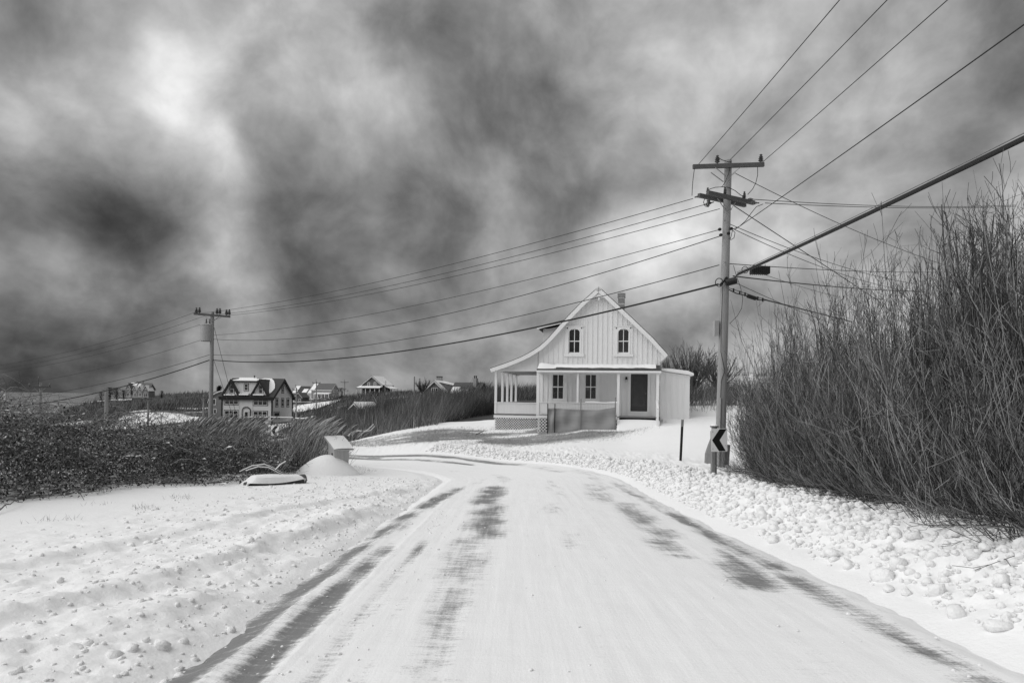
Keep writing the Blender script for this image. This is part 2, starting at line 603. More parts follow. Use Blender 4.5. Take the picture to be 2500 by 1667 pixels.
def Hnear(x, y):
    x, y = np.asarray(x, float), np.asarray(y, float)
    z = Hbase(x, y)
    s_, t_ = road_st(x, y)
    # ploughed bank on the outside of the road
    amp = 0.16 + 0.30 * (1 - sst(13, 25, s_)) 
    amp = amp * (1 - 0.6 * sst(30, 40, s_))
    wob = 0.25 * (fbm(s_ * 0.6, t_ * 0.0 + 3.3, 5) - 0.5)
    bank = amp * sst(2.62 + wob, 4.0 + wob, t_) * (1 - 0.45 * sst(4.0, 6.5, t_))
    bank = bank * (1 + 0.5 * (fbm(x * 0.9, y * 0.9, 21) - 0.5))
    z = z + bank
    # rough edge on the inside of the bend
    inn = -t_
    z = z + 0.06 * sst(2.95, 3.5, inn) * (1 - 0.5 * sst(4, 8, inn)) * (1 - sst(26, 32, s_))
    for pts, h, wd in RIDGES:
        dd = seg_dist(x, y, pts)
        j = 0.22 * (fbm(x * 2.2, y * 2.2, 31) - 0.5)
        dd = dd + j
        prof = np.where(dd < 0, np.exp(-(dd / (wd * 2.6)) ** 2), np.exp(-(dd / (wd * 0.75)) ** 2))
        z = z + h * prof * sst(2.75, 3.4, inn) * (0.7 + 0.6 * fbm(x * 1.3, y * 1.3, 41))
    # lumpy, thrown snow between the ridges
    thrown = sst(2.75, 3.15, inn) * (1 - sst(5.2, 8.5, inn + (y - 8) * 0.18))
    thrown = thrown * (1 - sst(17, 24, s_))
    n1 = fbm(x * 3.1, y * 3.1, 51, 3) - 0.5
    n2 = np.abs(fbm(x * 8.0, y * 8.0, 61, 3) - 0.5)
    bil = lambda f, sd: 1 - np.abs(2 * fbm(x * f, y * f, sd, 2) - 1)
    z = z + thrown * (0.09 * n1 + 0.055 * n2 + 0.035 * (bil(5.5, 63) - .6) + 0.022 * (bil(11.0, 65) - .6))
    outer = sst(2.7, 3.3, t_) * (1 - sst(5.8, 7.0, t_)) * (1 - 0.6 * sst(26, 34, s_))
    z = z + outer * (0.10 * (fbm(x * 2.7, y * 2.7, 71, 3) - 0.5) + 0.10 * np.abs(fbm(x * 7.0, y * 7.0, 81, 3) - 0.5) + 0.06 * (bil(4.5, 83) - .6) + 0.045 * (bil(9.0, 85) - .6))
    # gentle drifts elsewhere
    z = z + (0.06 * (fbm(x * 0.35, y * 0.5, 91) - 0.5) + 0.012 * (fbm(x * 2.0, y * 2.6, 95) - 0.5)) * sst(2.7, 4.2, np.abs(t_))
    # wind-scooped lawn edge, beyond the bend
    z = z + 0.10 * (fbm(x * 0.7, y * 1.4, 99) - 0.5) * sst(31, 34, y)
    # roadbed cut
    z = z - 0.10 * (1 - sst(2.35, 2.8, np.where(t_ < 0, -t_ - .2, t_))) * (s_ < 90)
    return z


def Hroad(s_, t_):
    x, y = road_xy(s_, t_)
    z = Hbase(x, y)
    return x, y, z


def lawn_mask(x, y):
    s_, t_ = road_st(x, y)
    m_ = sst(3.3, 4.6, t_) * sst(31.0, 33.2, y + 0.10 * x) * (1 - sst(4.5, 8.5, x + (34.5 - y) * 0.9))
    m_ = m_ * (0.45 + 0.55 * sst(-7.5, -2.5, x)) * sst(-13, -9, x) * (1 - .85 * sst(36.6, 37.6, y + .12 * x))
    n_ = fbm(x * 0.55 - y * 0.2, y * 1.5, 131, 4)
    drift = sst(0.62, 0.72, fbm(x * 0.35 + 3, y * 0.7, 141, 3))
    m_ = m_ * np.clip(0.62 + 1.6 * (n_ - 0.28), 0, 1) * (1 - .8 * drift)
    return np.clip(m_, 0, 1)


def dark_mask(x, y):
    """ground under brush: litter and soil tone, also painting the shade inside it over the snow"""
    hx_ = hedge_x(y)
    m_ = sst(0.25, 0.9, x - hx_) * (y < 30) * (1 - sst(21, 23.5, y))
    s_, t_ = road_st(x, y)
    br = sst(0.5, 1.0, bramble_h(x, y))
    return np.clip(np.maximum(m_ * 0.95, br * 0.55), 0, 1)  # also darkens snow for the shade inside thicket and brambles


# bramble bank on the left: height above the ground, from its outline in the photo
BR_FRONT = [G(*p) for p in [(-700, 1300), (-300, 1275), (0, 1242), (170, 1222), (330, 1196), (500, 1190), (620, 1183), (730, 1160), (790, 1140)]]
BRX = np.array([p[0] for p in BR_FRONT])
BRY = np.array([p[1] for p in BR_FRONT])


def bramble_h(x, y):
    az = x / np.maximum(y, 0.5)
    order = np.argsort(BRX / BRY)
    fy = np.interp(az, (BRX / BRY)[order], BRY[order])          # depth of the front edge along this bearing
    d_ = y - fy + 1.1 * (fbm(x * 1.1, y * .6, 155, 3) - .5)
    top = np.interp(az, [-1.3, -0.75, -0.70, -0.64, -0.56, -0.50, -0.45, -0.40, -0.36, -0.32, -0.28, -0.26], [1.9, 1.72, 1.42, 1.32, 1.45, 1.3, 1.15, 1.0, 0.85, 0.6, 0.45, 0.0])
    h = top * (0.25 + 0.75 * sst(0.0, 1.5, d_)) * sst(-0.2, 0.5, d_) * (1 - sst(4.5, 8.0, d_))
    h = h * np.clip(0.55 + 0.95 * fbm(x * 0.8, y * 0.8, 151, 3), .4, 1.25) * (.8 + .4 * fbm(x * 3.0, y * 3.0, 153, 2))
    return np.where(az < -0.26, h, 0.0)


# snow / brush cover far out: (px, d, half-width px, relative half-depth, amount)
SNOWZ = [(395, 170, 120, 0.14, 1.0), (330, 200, 60, 0.08, .9), (450, 190, 60, .06, .5), (765, 215, 70, .13, 1.0), (720, 150, 60, .10, .9), (790, 370, 90, .08, 1.0), (700, 350, 90, .12, 1.), (620, 120, 150, .06, .8),
         (285, 338, 42, .05, 1.), (250, 340, 30, .05, 1.), (545, 320, 35, .04, 1.), (480, 255, 60, .035, .9), (540, 262, 40, .03, .8), (930, 285, 70, .03, .8), (915, 140, 20, .03, .8), (480, 80, 120, .10, .9), (390, 95, 90, .12, .6),
         (170, 170, 90, .06, .8), (290, 150, 70, .06, .8), (1800, 70, 60, .1, .9)]


def snow_far(x, y):
    d_ = np.maximum(y, 1.0)
    px = 1250 + F * x / d_
    m_ = np.zeros(np.shape(x))
    for p, dd, hw, hd, a in SNOWZ:
        e = ((px - p) / hw) ** 2 + (np.log(d_ / dd) / hd) ** 2
        e = e + 1.2 * (fbm(x * 0.06, y * 0.05, 161, 4) - 0.5)
        m_ = np.maximum(m_, a * .80 * (1 - sst(0.4, 1.4, e)))
    n_ = fbm(x * 0.05, y * 0.035, 171, 5)
    m_ = np.maximum(m_, 0.55 * sst(0.60, 0.72, n_))
    # all the near yard is snow
    near = (1 - sst(39, 43, y + 0.12 * x + 0.0 * d_)) 
    near = np.where(x < -10, 1 - sst(34, 38, y), near)
    m_ = np.maximum(m_, near)
    m_ = np.where((y < 2), 1.0, m_)
    m_ = np.where((x > 8) & (y > 20), np.maximum(m_, 0.5), m_)
    return np.clip(m_, 0, 1)


# ------------------------------------------------------------------ ground sheet: fine patch near the road, coarse beyond
X0, X1, Y0, Y1 = -17.0, 14.0, -12.0, 42.5
ys = list(np.arange(Y0, 2.6, 0.5))
y_ = 2.6
while y_ < Y1:
    ys.append(y_)
    y_ += max(0.020, 0.0066 * y_)
ys.append(Y1)
xs = [0.0]
while xs[-1] < X1:
    xs.append(xs[-1] + 0.030 + 0.0035 * abs(xs[-1]))
neg = [0.0]
while neg[-1] > X0:
    neg.append(neg[-1] - 0.030 - 0.0035 * abs(neg[-1]))
xs = np.array(sorted(set(neg[1:] + xs)))
xs[0], xs[-1] = X0, X1
ys = np.array(ys)
gx, gy = np.meshgrid(xs, ys)
gz = Hnear(gx, gy)
nx_, ny_ = len(xs), len(ys)
idx = np.arange(nx_ * ny_).reshape(ny_, nx_)
Fg = np.stack([idx[:-1, :-1], idx[:-1, 1:], idx[1:, 1:], idx[1:, :-1]], -1).reshape(-1, 4)
# leave out the cells that lie well under the road
sg, tg = road_st(gx, gy)
under = (np.abs(tg) < 2.35) & (gx > X0 + 2)
keep = ~(under.ravel()[Fg].all(axis=1))
Fg = Fg[keep]
rim = np.zeros((ny_, nx_))
rim[0, :] = rim[-1, :] = rim[:, 0] = rim[:, -1] = 1
gz = gz - rim * 0.4
grass = lawn_mask(gx, gy)
dark = dark_mask(gx, gy)
Vn = np.stack([gx, gy, gz], -1).reshape(-1, 3)
an = {'grass': grass.ravel(), 'dark': dark.ravel(), 'far': np.zeros(gx.size)}

az = np.concatenate([np.arange(-180, -52, 3.0), np.arange(-52, 52, 0.30), np.arange(52, 180.1, 3.0)])
rad = [8.0]
while rad[-1] < 1500:
    rad.append(rad[-1] * 1.028)
rad = np.array(rad)
pa, pr = np.meshgrid(R(1) * az, rad)
fx, fy = pr * np.sin(pa), pr * np.cos(pa)
fz = Hbase(fx, fy)
lumpy = sst(40, 120, pr)
fz = fz + lumpy * (fbm(fx * 0.04, fy * 0.03, 181, 5) - 0.5) * np.clip(pr * 0.012, 0.3, 2.2)
inside = (fx > X0 + 0.3) & (fx < X1 - 0.3) & (fy > Y0 + 0.3) & (fy < Y1 - 0.3)
fz = fz - 0.45 * inside - 0.03
na, nr = len(az), len(rad)
idx = np.arange(na * nr).reshape(nr, na)
Ff = np.stack([idx[:-1, :-1], idx[:-1, 1:], idx[1:, 1:], idx[1:, :-1]], -1).reshape(-1, 4)
deep = (fx > X0 + 1.5) & (fx < X1 - 1.5) & (fy > Y0 + 1.5) & (fy < Y1 - 1.5)
Ff = Ff[~(deep.ravel()[Ff].all(axis=1))]
Vf = np.stack([fx, fy, fz], -1).reshape(-1, 3)
sf = snow_far(fx, fy).ravel()
V = np.concatenate([Vn, Vf])
Fc = np.concatenate([Fg, Ff + len(Vn)])
attrs = {'grass': np.concatenate([an['grass'], np.zeros(len(Vf))]), 'dark': np.concatenate([an['dark'], 1 - sf]), 'far': np.concatenate([an['far'], np.ones(len(Vf))])}


def ground_material():
    m_ = bpy.data.materials.new('snowy_ground')
    m_.use_nodes = True
    t = NT(m_.node_tree)
    b = t.n('ShaderNodeBsdfPrincipled')
    o = t.n('ShaderNodeOutputMaterial')
    t.t.links.new(b.outputs[0], o.inputs[0])
    vec = t.n('ShaderNodeTexCoord').outputs['Object']
    A = lambda nm: t.n('ShaderNodeAttribute', attribute_name=nm).outputs['Fac']
    g, dk, fr = A('grass'), A('dark'), A('far')
    mp_ = t.n('ShaderNodeMapping')
    t.put(mp_.inputs[0], vec)
    mp_.inputs['Rotation'].default_value = (0, 0, R(-18))
    mp_.inputs['Scale'].default_value = (1.0, 2.4, 1.0)
    n1 = t.noise(mp_.outputs[0], 5.0, 6, 0.65)
    n2 = t.noise(vec, 34.0, 4, 0.7)
    gr = t.m('ADD', g, t.m('ADD', t.m('MULTIPLY', t.m('SUBTRACT', n1, 0.5), 1.3), t.m('MULTIPLY', t.m('SUBTRACT', n2, 0.5), 0.7)))
    gr = t.m('MULTIPLY', t.ramp(gr, 0.22, 0.80), t.ramp(g, 0.02, 0.12))
    snow = t.m('ADD', 0.86, t.m('MULTIPLY', t.m('SUBTRACT', t.noise(vec, 1.1, 4), 0.5), 0.03))
    straw = t.m('ADD', 0.20, t.m('MULTIPLY', t.m('SUBTRACT', n2, 0.5), 0.30))
    v_ = t.mix(t.m('MULTIPLY', gr, 0.85), snow, straw)
    # brush floor: dark litter and painted shade, with snow lying in it
    nd = t.mix(fr, t.noise(vec, 3.5, 5, 0.65), t.noise(vec, 0.5, 7, 0.75))
    dm = t.ramp(t.m('ADD', dk, t.m('MULTIPLY', t.m('SUBTRACT', nd, 0.5), 0.9)), 0.35, 0.62)
    litter = t.m('ADD', 0.06, t.m('MULTIPLY', t.m('SUBTRACT', nd, 0.5), 0.09))
    v_ = t.mix(dm, v_, t.m('MAXIMUM', litter, 0.012))
    t.put(b.inputs['Base Color'], t.grey(v_))
    b.inputs['Roughness'].default_value = 0.8
    b.inputs['Specular IOR Level'].default_value = 0.15
    bp = t.n('ShaderNodeBump')
    bp.inputs['Distance'].default_value = 0.02
    bp.inputs['Strength'].default_value = 0.55
    s_, = (t.n('ShaderNodeTexCoord').outputs['Object'],)
    hgt = t.m('ADD', t.noise(s_, 16.0, 5, 0.6), t.m('MULTIPLY', gr, t.noise(mp_.outputs[0], 30.0, 4, 0.7)))
    t.put(bp.inputs['Height'], hgt)
    t.put(b.inputs['Normal'], bp.outputs[0])
    return m_


ground = mesh_np('ground', V, Fc, ground_material(), smooth=True, attrs=attrs)
tag(ground, 'snow-covered ground of yards, lawn, dunes and brushy valley', 'ground', kind='structure')

# ------------------------------------------------------------------ road sheet
ss = [-11.0]
while ss[-1] < 80:
    q = ss[-1]
    ss.append(q + (0.4 if q < 2.4 else min(0.5, max(0.022, 0.0068 * q))))
ss = np.array(ss)
ts = np.linspace(-2.95, 2.72, 180)
rs, rt = np.meshgrid(ss, ts, indexing='ij')
wv = 0.10 * (fbm(rs * 0.5, rs * 0 + 1.7, 201) - 0.5)
rx, ry, rz = Hroad(rs, rt)
# bare wheel tracks and wind-scoured patches: (s0, s1, t0, t1, half-width, strength)
TR = [(2.6, 9.2, -2.62, -2.60, .20, 1.0), (2.6, 8.8, -2.26, -2.24, .15, .95), (8.5, 12.4, -2.58, -2.50, .26, .85), (12.2, 18.0, -2.46, -2.02, .24, .9), (17.0, 21.5, -2.0, -1.4, .25, .45),
      (2.6, 9.5, -1.86, -1.84, .11, .6), (2.6, 8.0, -1.6, -1.6, .07, .4), (3.6, 7.2, -1.22, -1.25, .24, .58), (6.2, 9.6, -1.30, -1.22, .38, .74), (8.6, 14.0, -1.15, -1.12, .40, .82), (12.5, 18.5, -1.28, -1.15, .46, .88), (17.0, 23, -1.0, -.9, .4, .45),
      (2.6, 20, -.55, -.50, .10, .26), (2.6, 20, .55, .62, .10, .24), (7.6, 10.0, .10, .12, .28, .40), (5.0, 6.6, .35, .35, .25, .30), (11.5, 14.5, .0, .05, .28, .36), (4.0, 5.2, -.15, -.1, .3, .28), (14, 20, .3, .4, .3, .34), (3.2, 5.2, 1.1, 1.15, .25, .34), (2.6, 22, 1.25, 1.35, .12, .30),
      (6.0, 8.8, 1.56, 1.9, .34, .95), (8.0, 9.8, 1.25, 1.30, .34, .9), (9.0, 14.5, 1.40, 1.55, .42, .74), (13.0, 19, 1.1, 1.35, .46, .56), (16.5, 23.5, 1.6, 1.9, .46, .50),
      (4.2, 7.8, 2.06, 2.14, .26, .78), (7.0, 12.6, 2.16, 2.20, .24, .74), (11.5, 20, 2.20, 2.1, .24, .68), (2.6, 5.0, 2.02, 2.08, .28, .55),
      (21.5, 28.5, 1.2, 1.8, .5, .52), (23.5, 27.0, -1.6, -1.4, .35, .35), (25, 36, 1.6, 1.7, .5, 1.0), (26, 34, .3, .4, .45, .8), (31, 48, .8, .5, .8, 1.0), (34, 52, 1.9, 1.7, .4, 1.0), (29, 34, -1.3, -1.1, .3, .4), (40, 60, -.6, -.6, .4, .5)]
bare = np.zeros(rs.shape)
along = fbm(rs * 0.9, rt * 7.0, 211, 4)
cross = fbm(rs * 3.4, rt * 1.1, 221, 4)
for s0, s1, t0, t1, hw, a in TR:
    q = np.clip((rs - s0) / (s1 - s0), 0, 1)
    tc = t0 + (t1 - t0) * q + 0.10 * (fbm(rs * 0.7, rs * 0 + t0, 231) - 0.5)
    e = np.exp(-((rt - tc) / hw) ** 2 * 1.1)
    e = e * sst(s0 - 0.5, s0 + 0.9, rs + 1.2 * (cross - .5)) * (1 - sst(s1 - 1.2, s1 + 0.5, rs + 1.2 * (cross - .5)))
    bare = np.maximum(bare, a * e)
bare = bare * (.55 + .9 * fbm(rs * 1.6, rt * 2.2, 235, 3)) + 0.24 * sst(0.48, 0.74, along) * (0.6 + 0.4 * np.cos(rt * 3)) 
bare = np.clip(bare, 0, 1)
# packed-snow relief: rut lines run with the road, the left track keeps tread ribs
rel = 0.010 * (fbm(rs * 0.5, rt * 11, 241, 4) - 0.5) + 0.012 * (cross - 0.5) + 0.022 * (fbm(rs * 1.5, rt * 1.5, 251, 3) - 0.5)
lf = np.exp(-((rt + 2.38) / 0.45) ** 2) * (1 - sst(13, 17, rs))
jag = 0.05 * (fbm(rs * 5, rt * 0 + 3, 261, 3) - 0.5)
for tc, hh in ((-2.80, .018), (-2.46, .018), (-2.38, .010), (-2.10, .018), (-2.02, .014), (-1.94, .010), (-1.74, .012)):
    rel = rel + lf * hh * np.exp(-((rt - tc - jag) / 0.03) ** 2) * (0.1 + 1.8 * fbm(rs * 9, rt * 6, 271, 2))
rel = rel - 0.022 * np.clip(bare - 0.35, 0, 1)
enz = np.where(rt < 0, .14, .26) * (fbm(rs * 1.1, np.sign(rt) * 3 + 0 * rs, 281, 4) - .5) + .10 * (fbm(rs * 6, rt * 6, 283, 2) - .5)
edge = sst(2.28, 2.64, np.where(rt < 0, -rt - .2, rt) + enz)
rz = rz + rel + 0.004 - 0.03 * (1 - np.clip(np.abs(rt) / 2.7, 0, 1) ** 2) * 0 - edge * 0.07
ridge_snow = np.clip(rel * 26, 0, 1)
idx = np.arange(rs.size).reshape(rs.shape)
Fr = np.stack([idx[:-1, :-1], idx[:-1, 1:], idx[1:, 1:], idx[1:, :-1]], -1).reshape(-1, 4)


def road_material():
    m_ = bpy.data.materials.new('snow_packed_road')
    m_.use_nodes = True
    t = NT(m_.node_tree)
    b = t.n('ShaderNodeBsdfPrincipled')
    o = t.n('ShaderNodeOutputMaterial')
    t.t.links.new(b.outputs[0], o.inputs[0])
    uv = t.n('ShaderNodeUVMap', uv_map='UVMap').outputs[0]
    bare_ = t.n('ShaderNodeAttribute', attribute_name='bare').outputs['Fac']

    def mapped(sx, sy, rot=0):
        mp_ = t.n('ShaderNodeMapping')
        t.put(mp_.inputs[0], uv)
        mp_.inputs['Scale'].default_value = (sx, sy, 1)
        mp_.inputs['Rotation'].default_value = (0, 0, R(rot))
        return mp_.outputs[0]
    streak = t.noise(mapped(9.0, 0.55), 2.2, 5, 0.6)          # along the road
    wind = t.noise(mapped(1.2, 5.0, 14), 3.2, 5, 0.65)        # wind ripples across it
    grit = t.noise(mapped(1, 1), 46.0, 4, 0.7)
    k = t.m('ADD', bare_, t.m('MULTIPLY', t.m('SUBTRACT', streak, 0.5), 0.55))
    k = t.m('ADD', k, t.m('MULTIPLY', t.m('SUBTRACT', wind, 0.5), 1.0))
    k = t.m('ADD', k, t.m('MULTIPLY', t.m('SUBTRACT', grit, 0.5), 0.7))
    k = t.ramp(k, 0.34, 1.0)
    packed = t.m('ADD', 0.87, t.m('MULTIPLY', t.m('SUBTRACT', streak, 0.5), 0.10))
    asphalt = t.m('ADD', 0.125, t.m('MULTIPLY', t.m('SUBTRACT', grit, 0.5), 0.10))
    v_ = t.mix(t.m('MULTIPLY', k, 0.88), packed, asphalt)
    t.put(b.inputs['Base Color'], t.grey(v_))
    b.inputs['Roughness'].default_value = 0.7
    b.inputs['Specular IOR Level'].default_value = 0.2
    bp = t.n('ShaderNodeBump')
    bp.inputs['Distance'].default_value = 0.012
    bp.inputs['Strength'].default_value = 0.6
    hgt = t.m('ADD', t.m('ADD', t.m('MULTIPLY', wind, 0.6), t.m('MULTIPLY', streak, 0.5)), t.m('MULTIPLY', grit, 0.55))
    t.put(bp.inputs['Height'], hgt)
    t.put(b.inputs['Normal'], bp.outputs[0])
    return m_


road = mesh_np('road', np.stack([rx, ry, rz], -1), Fr, road_material(), smooth=True, attrs={'bare': bare.ravel()}, uv=np.stack([rt.ravel(), rs.ravel()], 1))
tag(road, 'snow-packed road with bare wheel tracks bending left past the white house', 'road', kind='structure')

# ------------------------------------------------------------------ sea
m_ = bpy.data.materials.new('sea_water')
m_.use_nodes = True
t = NT(m_.node_tree)
b = t.n('ShaderNodeBsdfPrincipled')
o = t.n('ShaderNodeOutputMaterial')
t.t.links.new(b.outputs[0], o.inputs[0])
vec = t.n('ShaderNodeTexCoord').outputs['Object']
mp_ = t.n('ShaderNodeMapping')
t.put(mp_.inputs[0], vec)
mp_.inputs['Scale'].default_value = (0.35, 1.0, 1.0)
n1 = t.noise(mp_.outputs[0], 0.02, 6, 0.65)
n2 = t.noise(mp_.outputs[0], 0.006, 4, 0.6)
foam = t.ramp(t.m('ADD', n1, t.m('MULTIPLY', n2, 0.4)), 0.72, 0.86)
t.put(b.inputs['Base Color'], t.grey(t.mix(foam, t.m('ADD', 0.055, t.m('MULTIPLY', n2, 0.10)), 0.42)))
b.inputs['Roughness'].default_value = 0.55
b.inputs['Specular IOR Level'].default_value = 0.3
bp = t.n('ShaderNodeBump')
bp.inputs['Distance'].default_value = 4.0
bp.inputs['Strength'].default_value = 0.7
t.put(bp.inputs['Height'], n1)
t.put(b.inputs['Normal'], bp.outputs[0])
mb = MB()
N = 48
for i in range(N):
    q = 2 * math.pi * i / N
    mb.v.append((16000 * math.sin(q), 16000 * math.cos(q), -27.0))
mb.f.append(tuple(range(N)))
tag(mb.build('sea', m_), 'grey choppy sea reaching to the horizon behind the brambles', 'sea', kind='structure')
# ------------------------------------------------------------------ the white gabled house
PAINT2 = mat('white_board_paint', 0.80, 0.6, 0.035, 2.2, 0.0, 24, 0.25, stretch=(5, 5, 0.5))
DOORM = mat('dark_storm_door', 0.045, 0.35, 0.35, 1.6, 0.0, 20, 0.4)
BRICK = mat('chimney_brick', 0.30, 0.85, 0.18, 9.0, 0.003, 40)
MORTAR = mat('pale_mortar', 0.6, 0.85, 0.1, 9.0)
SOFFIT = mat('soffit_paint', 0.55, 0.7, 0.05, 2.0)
SILT = mat('silt_fabric', 0.30, 0.75, 0.10, 1.8, 0.002, 40, 0.25, stretch=(0.6, 1, 3.5))
VOIDM = mat('painted_shade', 0.035, 0.9, 0.1, 2.0)  # near-black colour standing in for shade in rooms and under floors
PALEWOOD = mat('pale_chair_wood', 0.42, 0.6, 0.1, 6.0)
PAPER = mat('paper_notice', 0.75, 0.8, 0.03, 4.0)


def glass_material():
    m_ = bpy.data.materials.new('window_glass')
    m_.use_nodes = True
    t = NT(m_.node_tree)
    tr = t.n('ShaderNodeBsdfTransparent')
    tr.inputs[0].default_value = (0.62, 0.62, 0.62, 1)
    gl = t.n('ShaderNodeBsdfGlossy')
    gl.inputs['Roughness'].default_value = 0.06
    gl.inputs[0].default_value = (0.9, 0.9, 0.9, 1)
    fr = t.n('ShaderNodeFresnel')
    fr.inputs[0].default_value = 1.5
    mx = t.n('ShaderNodeMixShader')
    t.put(mx.inputs[0], t.m('ADD', t.m('MULTIPLY', fr.outputs[0], 1.0), 0.03))
    t.t.links.new(tr.outputs[0], mx.inputs[1])
    t.t.links.new(gl.outputs[0], mx.inputs[2])
    o = t.n('ShaderNodeOutputMaterial')
    t.t.links.new(mx.outputs[0], o.inputs[0])
    return m_


GLASS = glass_material()


def sash_window(root, u0, u1, z0, z1, v, frame=0.12, nx=2, ny=2, fm=WHITE, gm=GLASS, proud=0.045, mun=0.035, sill=True, name='window', label=None):
    """casing with its sashes as one part, each pane a sub-part; the wall's face is at v, outside is towards -v"""
    mb = MB()
    mb.box(u0 - frame, u0, v - proud, v + 0.06, z0 - (0.06 if sill else frame), z1 + frame)
    mb.box(u1, u1 + frame, v - proud, v + 0.06, z0 - (0.06 if sill else frame), z1 + frame)
    mb.box(u0, u1, v - proud, v + 0.06, z1, z1 + frame)
    if sill:
        mb.box(u0 - frame - 0.03, u1 + frame + 0.03, v - proud - 0.05, v + 0.06, z0 - 0.12, z0 - 0.002)
    else:
        mb.box(u0, u1, v - proud, v + 0.06, z0 - frame, z0)
    e = mun
    mb.box(u0, u0 + e, v - 0.01, v + 0.05, z0, z1)
    mb.box(u1 - e, u1, v - 0.01, v + 0.05, z0, z1)
    mb.box(u0 + e, u1 - e, v - 0.01, v + 0.05, z1 - e, z1)
    mb.box(u0 + e, u1 - e, v - 0.01, v + 0.05, z0, z0 + e * 1.5)
    pu, pz = (u1 - u0) / nx, (z1 - z0) / ny
    for i in range(1, nx):
        mb.box(u0 + i * pu - e * .45, u0 + i * pu + e * .45, v - 0.006, v + 0.046, z0 + e, z1 - e)
    for j in range(1, ny):
        mb.box(u0 + e, u1 - e, v - 0.014, v + 0.052, z0 + j * pz - e * .6, z0 + j * pz + e * .6)
    wn = mb.build(name, fm, root)
    if label: wn['label'] = label
    for i in range(nx):
        for j in range(ny):
            B('pane', gm, wn, u0 + i * pu + .005, u0 + (i + 1) * pu - .005, v + 0.02, v + 0.028, z0 + j * pz + .005, z0 + (j + 1) * pz - .005)
    return wn


HF = Frame(1209, 1045, 37.5, -10.0)


def hz(zx, zy, v=0.0):
    return HF.uz(1150 + zx * 0.26786, 660 + zy * 0.26786, v)


house = empty('white_house', HF.o, HF.th)
tag(house, 'white board-and-batten house with a steep gable and wraparound porch beyond the bend', 'house')
HD = 8.6                                            # depth
VB = -0.34                                          # plane of the barge boards
VP = -1.35                                          # front of the front porch
# roof outline in the barge-board plane
curve = [hz(*p, VB) for p in [(172, 890), (230, 870), (290, 850), (345, 830), (400, 808), (460, 783), (520, 752), (570, 722), (620, 690), (665, 650), (710, 605), (790, 515), (880, 416), (1000, 292), (1090, 212), (1163, 146)]]
peak = curve[-1]
right = [peak, hz(1290, 262, VB), hz(1480, 440, VB), hz(1660, 612, VB), hz(1800, 768, VB)]


def offs(pts, d):
    out = []
    for i, p in enumerate(pts):
        a, b_ = pts[max(i - 1, 0)], pts[min(i + 1, len(pts) - 1)]
        tx, tz = b_[0] - a[0], b_[1] - a[1]
        L = math.hypot(tx, tz)
        out.append((p[0] + tz / L * d, p[1] - tx / L * d))
    return out


def roofz(u):
    pts = curve + right[1:]
    return float(np.interp(u, [p[0] for p in pts], [p[1] for p in pts]))


rl = MB()
rl.ribbon(curve, offs(curve, 0.10), VB, HD + 0.3)
rl.ribbon(right, offs(right, 0.10), VB, HD + 0.3)
roof = rl.build('roof', SHINGLE, house)
for pts, nm in ((curve, 'bargeboard'), (right, 'bargeboard')):
    MB().ribbon(offs(pts, 0.035), offs(pts, 0.24), VB - 0.035, VB - 0.004).build(nm, WHITE, house)
    MB().ribbon(offs(pts, 0.105), offs(pts, 0.125), VB + 0.0, HD + 0.25).build('soffit', SOFFIT, house)
# boxed eave return on the right
uR, zR = hz(1722, 835)
ue, ze = right[-1]
MB().prism([(uR + .01, zR), (ue - 0.04, ze - 0.06), (uR + .01, ze + (ue - uR) * 0.92)], VB + 0.03, HD).build('eave_return', WHITE, house)

uL = hz(612, 900)[0]
zfloor = hz(900, 1316)[1]
upk = peak[0]
arch = []
for x0, x1 in ((888, 997), (1335, 1443)):
    a, b_ = hz(x0, 757), hz(x1, 533)
    arch.append((a[0], b_[0], a[1], b_[1]))
low = []
for x0, x1 in ((737, 848), (1035, 1146)):
    a, b_ = hz(x0, 1178), hz(x1, 945)
    low.append((a[0], b_[0], a[1], b_[1]))
da, db = hz(1452, 1283), hz(1611, 940)
door = (da[0], db[0], da[1], db[1])
cuts = arch + low + [door]
# plain back, side and floor walls carry the board sub-parts
wl = MB()
zt = lambda u: roofz(u) - 0.16
zb = -0.5
wl.box(uL + .03, uL + .1, 0.03, HD, zb, zt(uL))
wl.box(uR - .1, uR - .005, 0.03, HD, zb, zR)
gp = [(uL + .1, zb), (uR - .1, zb), (uR - .1, zt(uR) - .3)] + [(u, zt(u)) for u in np.linspace(uR - 0.6, uL + .1, 16)]
wl.prism(gp, HD - 0.08, HD)
wall = wl.build('wall', PAINT2, house)


